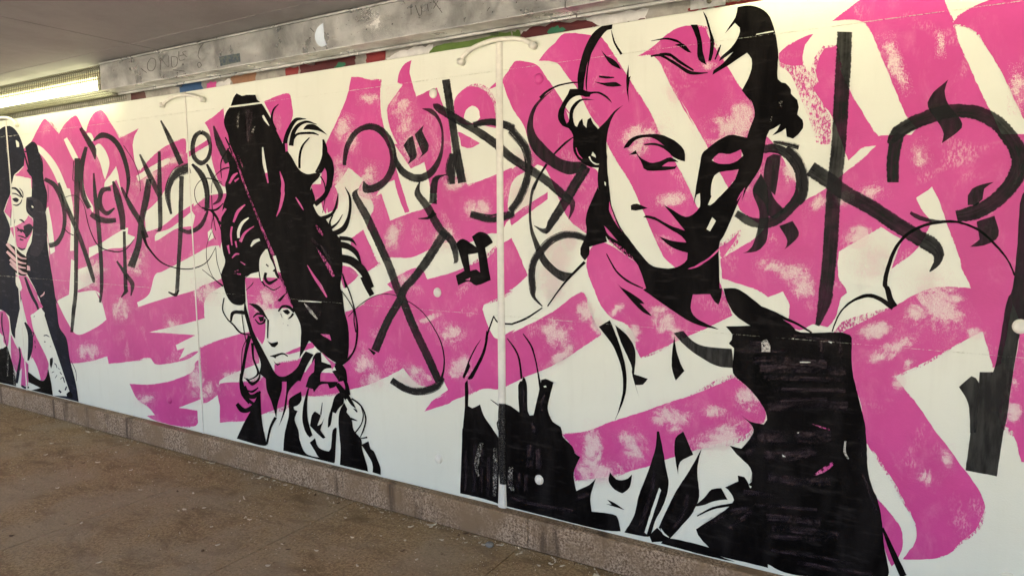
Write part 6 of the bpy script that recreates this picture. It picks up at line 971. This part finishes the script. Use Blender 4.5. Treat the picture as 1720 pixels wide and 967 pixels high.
# ------------------------------------------------------------------ lamps and cable trunking
LX=-4.673; LLEN=2.30; TRUNK0=LX; TRUNK1=-.825
def lamp(x0,x1,label):
    t=empty('wall_lamp',((x0+x1)/2,-.08,2.39)); tag(t,label,'lamp','caged fluorescent lamps along the trunking'); inv=Matrix.Translation((-(x0+x1)/2,.08,-2.39))
    under(link('housing',box(x0+.10,x1-.10,-.105,-.055,2.505,2.545,.006),None,'housing'),t,inv)
    under(link('reflector',box(x0+.10,x1-.10,-.018,-.010,2.395,2.48),None,'stripw'),t,inv)
    under(link('tube',tube_mesh([[(x0+.13,-.085,2.455),(x1-.13,-.085,2.455)]],.033,16),None,'emit'),t,inv)
    for xx in (x0+.105,x1-.105):
        under(link('tube_socket',box(xx-.022,xx+.022,-.122,-.045,2.415,2.512,.005),None,'housing'),t,inv)
    prof=[(-.004,2.358),(-.006,2.388),(-.168,2.396),(-.170,2.402),(-.170,2.535),(-.150,2.560)]
    paths=[]; n=int((x1-x0)/.026)
    for i in range(n+1):
        xx=x0+.004+(x1-x0-.008)*i/n; paths.append([(xx,y,z) for y,z in prof])
    for y,z in ((-.004,2.362),(-.006,2.388),(-.045,2.390),(-.085,2.392),(-.125,2.394),(-.168,2.396),(-.171,2.43),(-.171,2.47),(-.171,2.505),(-.171,2.535),(-.150,2.560)):
        paths.append([(x0+.004,y,z),(x1-.004,y,z)])
    for xx in (x0+.004,x1-.004):
        for z in (2.43,2.47,2.505,2.535): paths.append([(xx,-.171,z),(xx,-.012,z)])
        for y in (-.045,-.085,-.125): paths.append([(xx,y,2.39),(xx,y,2.56)])
    o=under(link('wire_guard',tube_mesh(paths,.0024,5,False),None,'wire'),t,inv); o['kind']='stuff'
    return t
lamp(LX-LLEN,LX,'long caged fluorescent lamp glowing at the upper left end of the trunking')
lamp(TRUNK1,TRUNK1+LLEN,'caged fluorescent lamp above the right end of the mural, mostly out of view')
def trunk(x0,x1,label,marks=False):
    t=empty('cable_trunking',((x0+x1)/2,-.11,2.39)); tag(t,label,'trunking'); inv=Matrix.Translation((-(x0+x1)/2,.11,-2.39))
    cuts=[x0]+([SEAM] if marks else [(x0+x1)/2])+[x1]
    for a,b in zip(cuts[:-1],cuts[1:]):
        under(link('trunk_section',box(a+.001,b-.001,-.17,-.05,2.393,2.556,.004),None,'metal'),t,inv)
        under(link('trunk_lid',box(a+.0015,b-.0015,-.176,-.046,2.5565,2.566,.002),None,'metal'),t,inv)
        under(link('bottom_lip',box(a+.0015,b-.0015,-.062,-.048,2.380,2.3925,.002),None,'metal'),t,inv)
    for xx in [x0+.5+i*1.2 for i in range(int((x1-x0-.6)/1.2)+1)]:
        under(link('hanger',box(xx-.02,xx+.02,-.1,-.06,2.566,CZ+.004),None,'metal'),t,inv)
        under(link('bracket',box(xx-.015,xx+.015,-.045,.062,2.40,2.43),None,'metal'),t,inv)
    if marks:
        for i,(k,n,m,d) in enumerate(MARKS):
            L=[dec(s) for s in d.split('|')]; y=-.1706-.00005*i
            me=poly_mesh(spline(L[0],True,0),[],y-.0006) if k=='P' and m=='palepaper' else poly_mesh(L[0],[],y-.0006) if k=='P' else ribbon_mesh(L[0],L[1],y) if k=='R' else quad_patch(L[0],y)
            under(link(n,me,None,m),t,inv)
    return t
trunk(TRUNK0,TRUNK1,'scratched metal cable trunking with stickers between the two lamps',True)
trunk(TRUNK1+LLEN,XR,'metal cable trunking beyond the right lamp, out of view')
trunk(XL,LX-LLEN,'metal cable trunking beyond the left lamp')
# end bracket of the right lamp on top of the mural
br=empty('lamp_bracket',(-.79,-.03,2.352)); tag(br,'small bolted metal bracket at the top edge of the mural','bracket'); bi=Matrix.Translation((.79,.03,-2.352))
under(link('plate',box(-.835,-.70,-.012,-.006,2.352,2.43,.002),None,'metal'),br,bi)
under(link('bolt',tube_mesh([[(-.76,-.006,2.372),(-.76,-.022,2.372)]],.009,8),None,'wire'),br,bi)
# ------------------------------------------------------------------ litter on the floor
def scrap(sz,seed,curl):
    r=random.Random(seed); n=8; V=[];a0=r.uniform(0,6)
    asp=r.uniform(.12,.7)
    for k in range(n):
        t=2*math.pi*k/n; q=r.uniform(.65,1.1); x=math.cos(t)*sz*q; y=math.sin(t)*sz*asp*q
        V.append((x*math.cos(a0)-y*math.sin(a0),x*math.sin(a0)+y*math.cos(a0),.0015+curl*sz*abs(math.cos(t))**2*r.uniform(.5,1)))
    V.append((0,0,.0035)); W=[(v[0],v[1],v[2]+.002) for v in V]
    F=[(k,(k+1)%n,n) [::-1] for k in range(n)]+[(n+1+k,n+1+(k+1)%n,2*n+1) for k in range(n)]+[(k,(k+1)%n,n+1+(k+1)%n,n+1+k) for k in range(n)]
    return mesh(V+W,F)
BITS+=[(rnd.uniform(-5.5,-.9),-.065-abs(rnd.gauss(0,.05))) for _ in range(60)]
for i,(x,y) in enumerate(BITS):
    y=min(y,-.07)
    big=i in (15,38); m='leafd' if i%7==4 else 'leafm'
    o=link('leaf_scrap',scrap((.030 if big else rnd.uniform(.007,.017)),i,rnd.uniform(.1,.5)),None,m); o.location=(x,y,.0005)
    near=y>-.16; big=big and i==15
    lab='larger pale leaf scrap lying alone on the floor before the kerb' if big else '%s leaf scrap lying %s'%('small brown' if m=='leafd' else 'small pale','close along the foot of the kerb' if near else 'out on the open brown floor')
    tag(o,lab,'leaf',('brown' if m=='leafd' else 'pale')+(' leaf scraps along the kerb' if near else ' leaf scraps on the open floor'))
bm=bmesh.new(); bmesh.ops.create_icosphere(bm,subdivisions=2,radius=.022)
for v in bm.verts: v.co*=1+.25*noise.noise(v.co*40); v.co.z=v.co.z*.55+.011
me=bpy.data.meshes.new('pebble'); bm.to_mesh(me); bm.free()
o=link('pebble',me,None,'stone'); o.location=(-1.72,-.12,0); tag(o,'grey pebble on the floor against the kerb','pebble')
# fine grit, far too much of it to count
V=[];F=[]; g=random.Random(3)
for i in range(2600):
    x=g.uniform(-7,.5); y=-.055-abs(g.gauss(0,.5)) if i%3 else -.052-abs(g.gauss(0,.03)); s=g.uniform(.0008,.0028); z=.0002; b=len(V)
    V+=[(x-s,y,z),(x+s*.5,y-s,z),(x+s,y+s,z),(x,y,z+s*1.3)]; F+=[(b,b+1,b+3),(b+1,b+2,b+3),(b+2,b,b+3)]
tag(link('grit',mesh(V,F),None,'leafm'),'fine pale grit scattered on the floor','grit',kind='stuff')
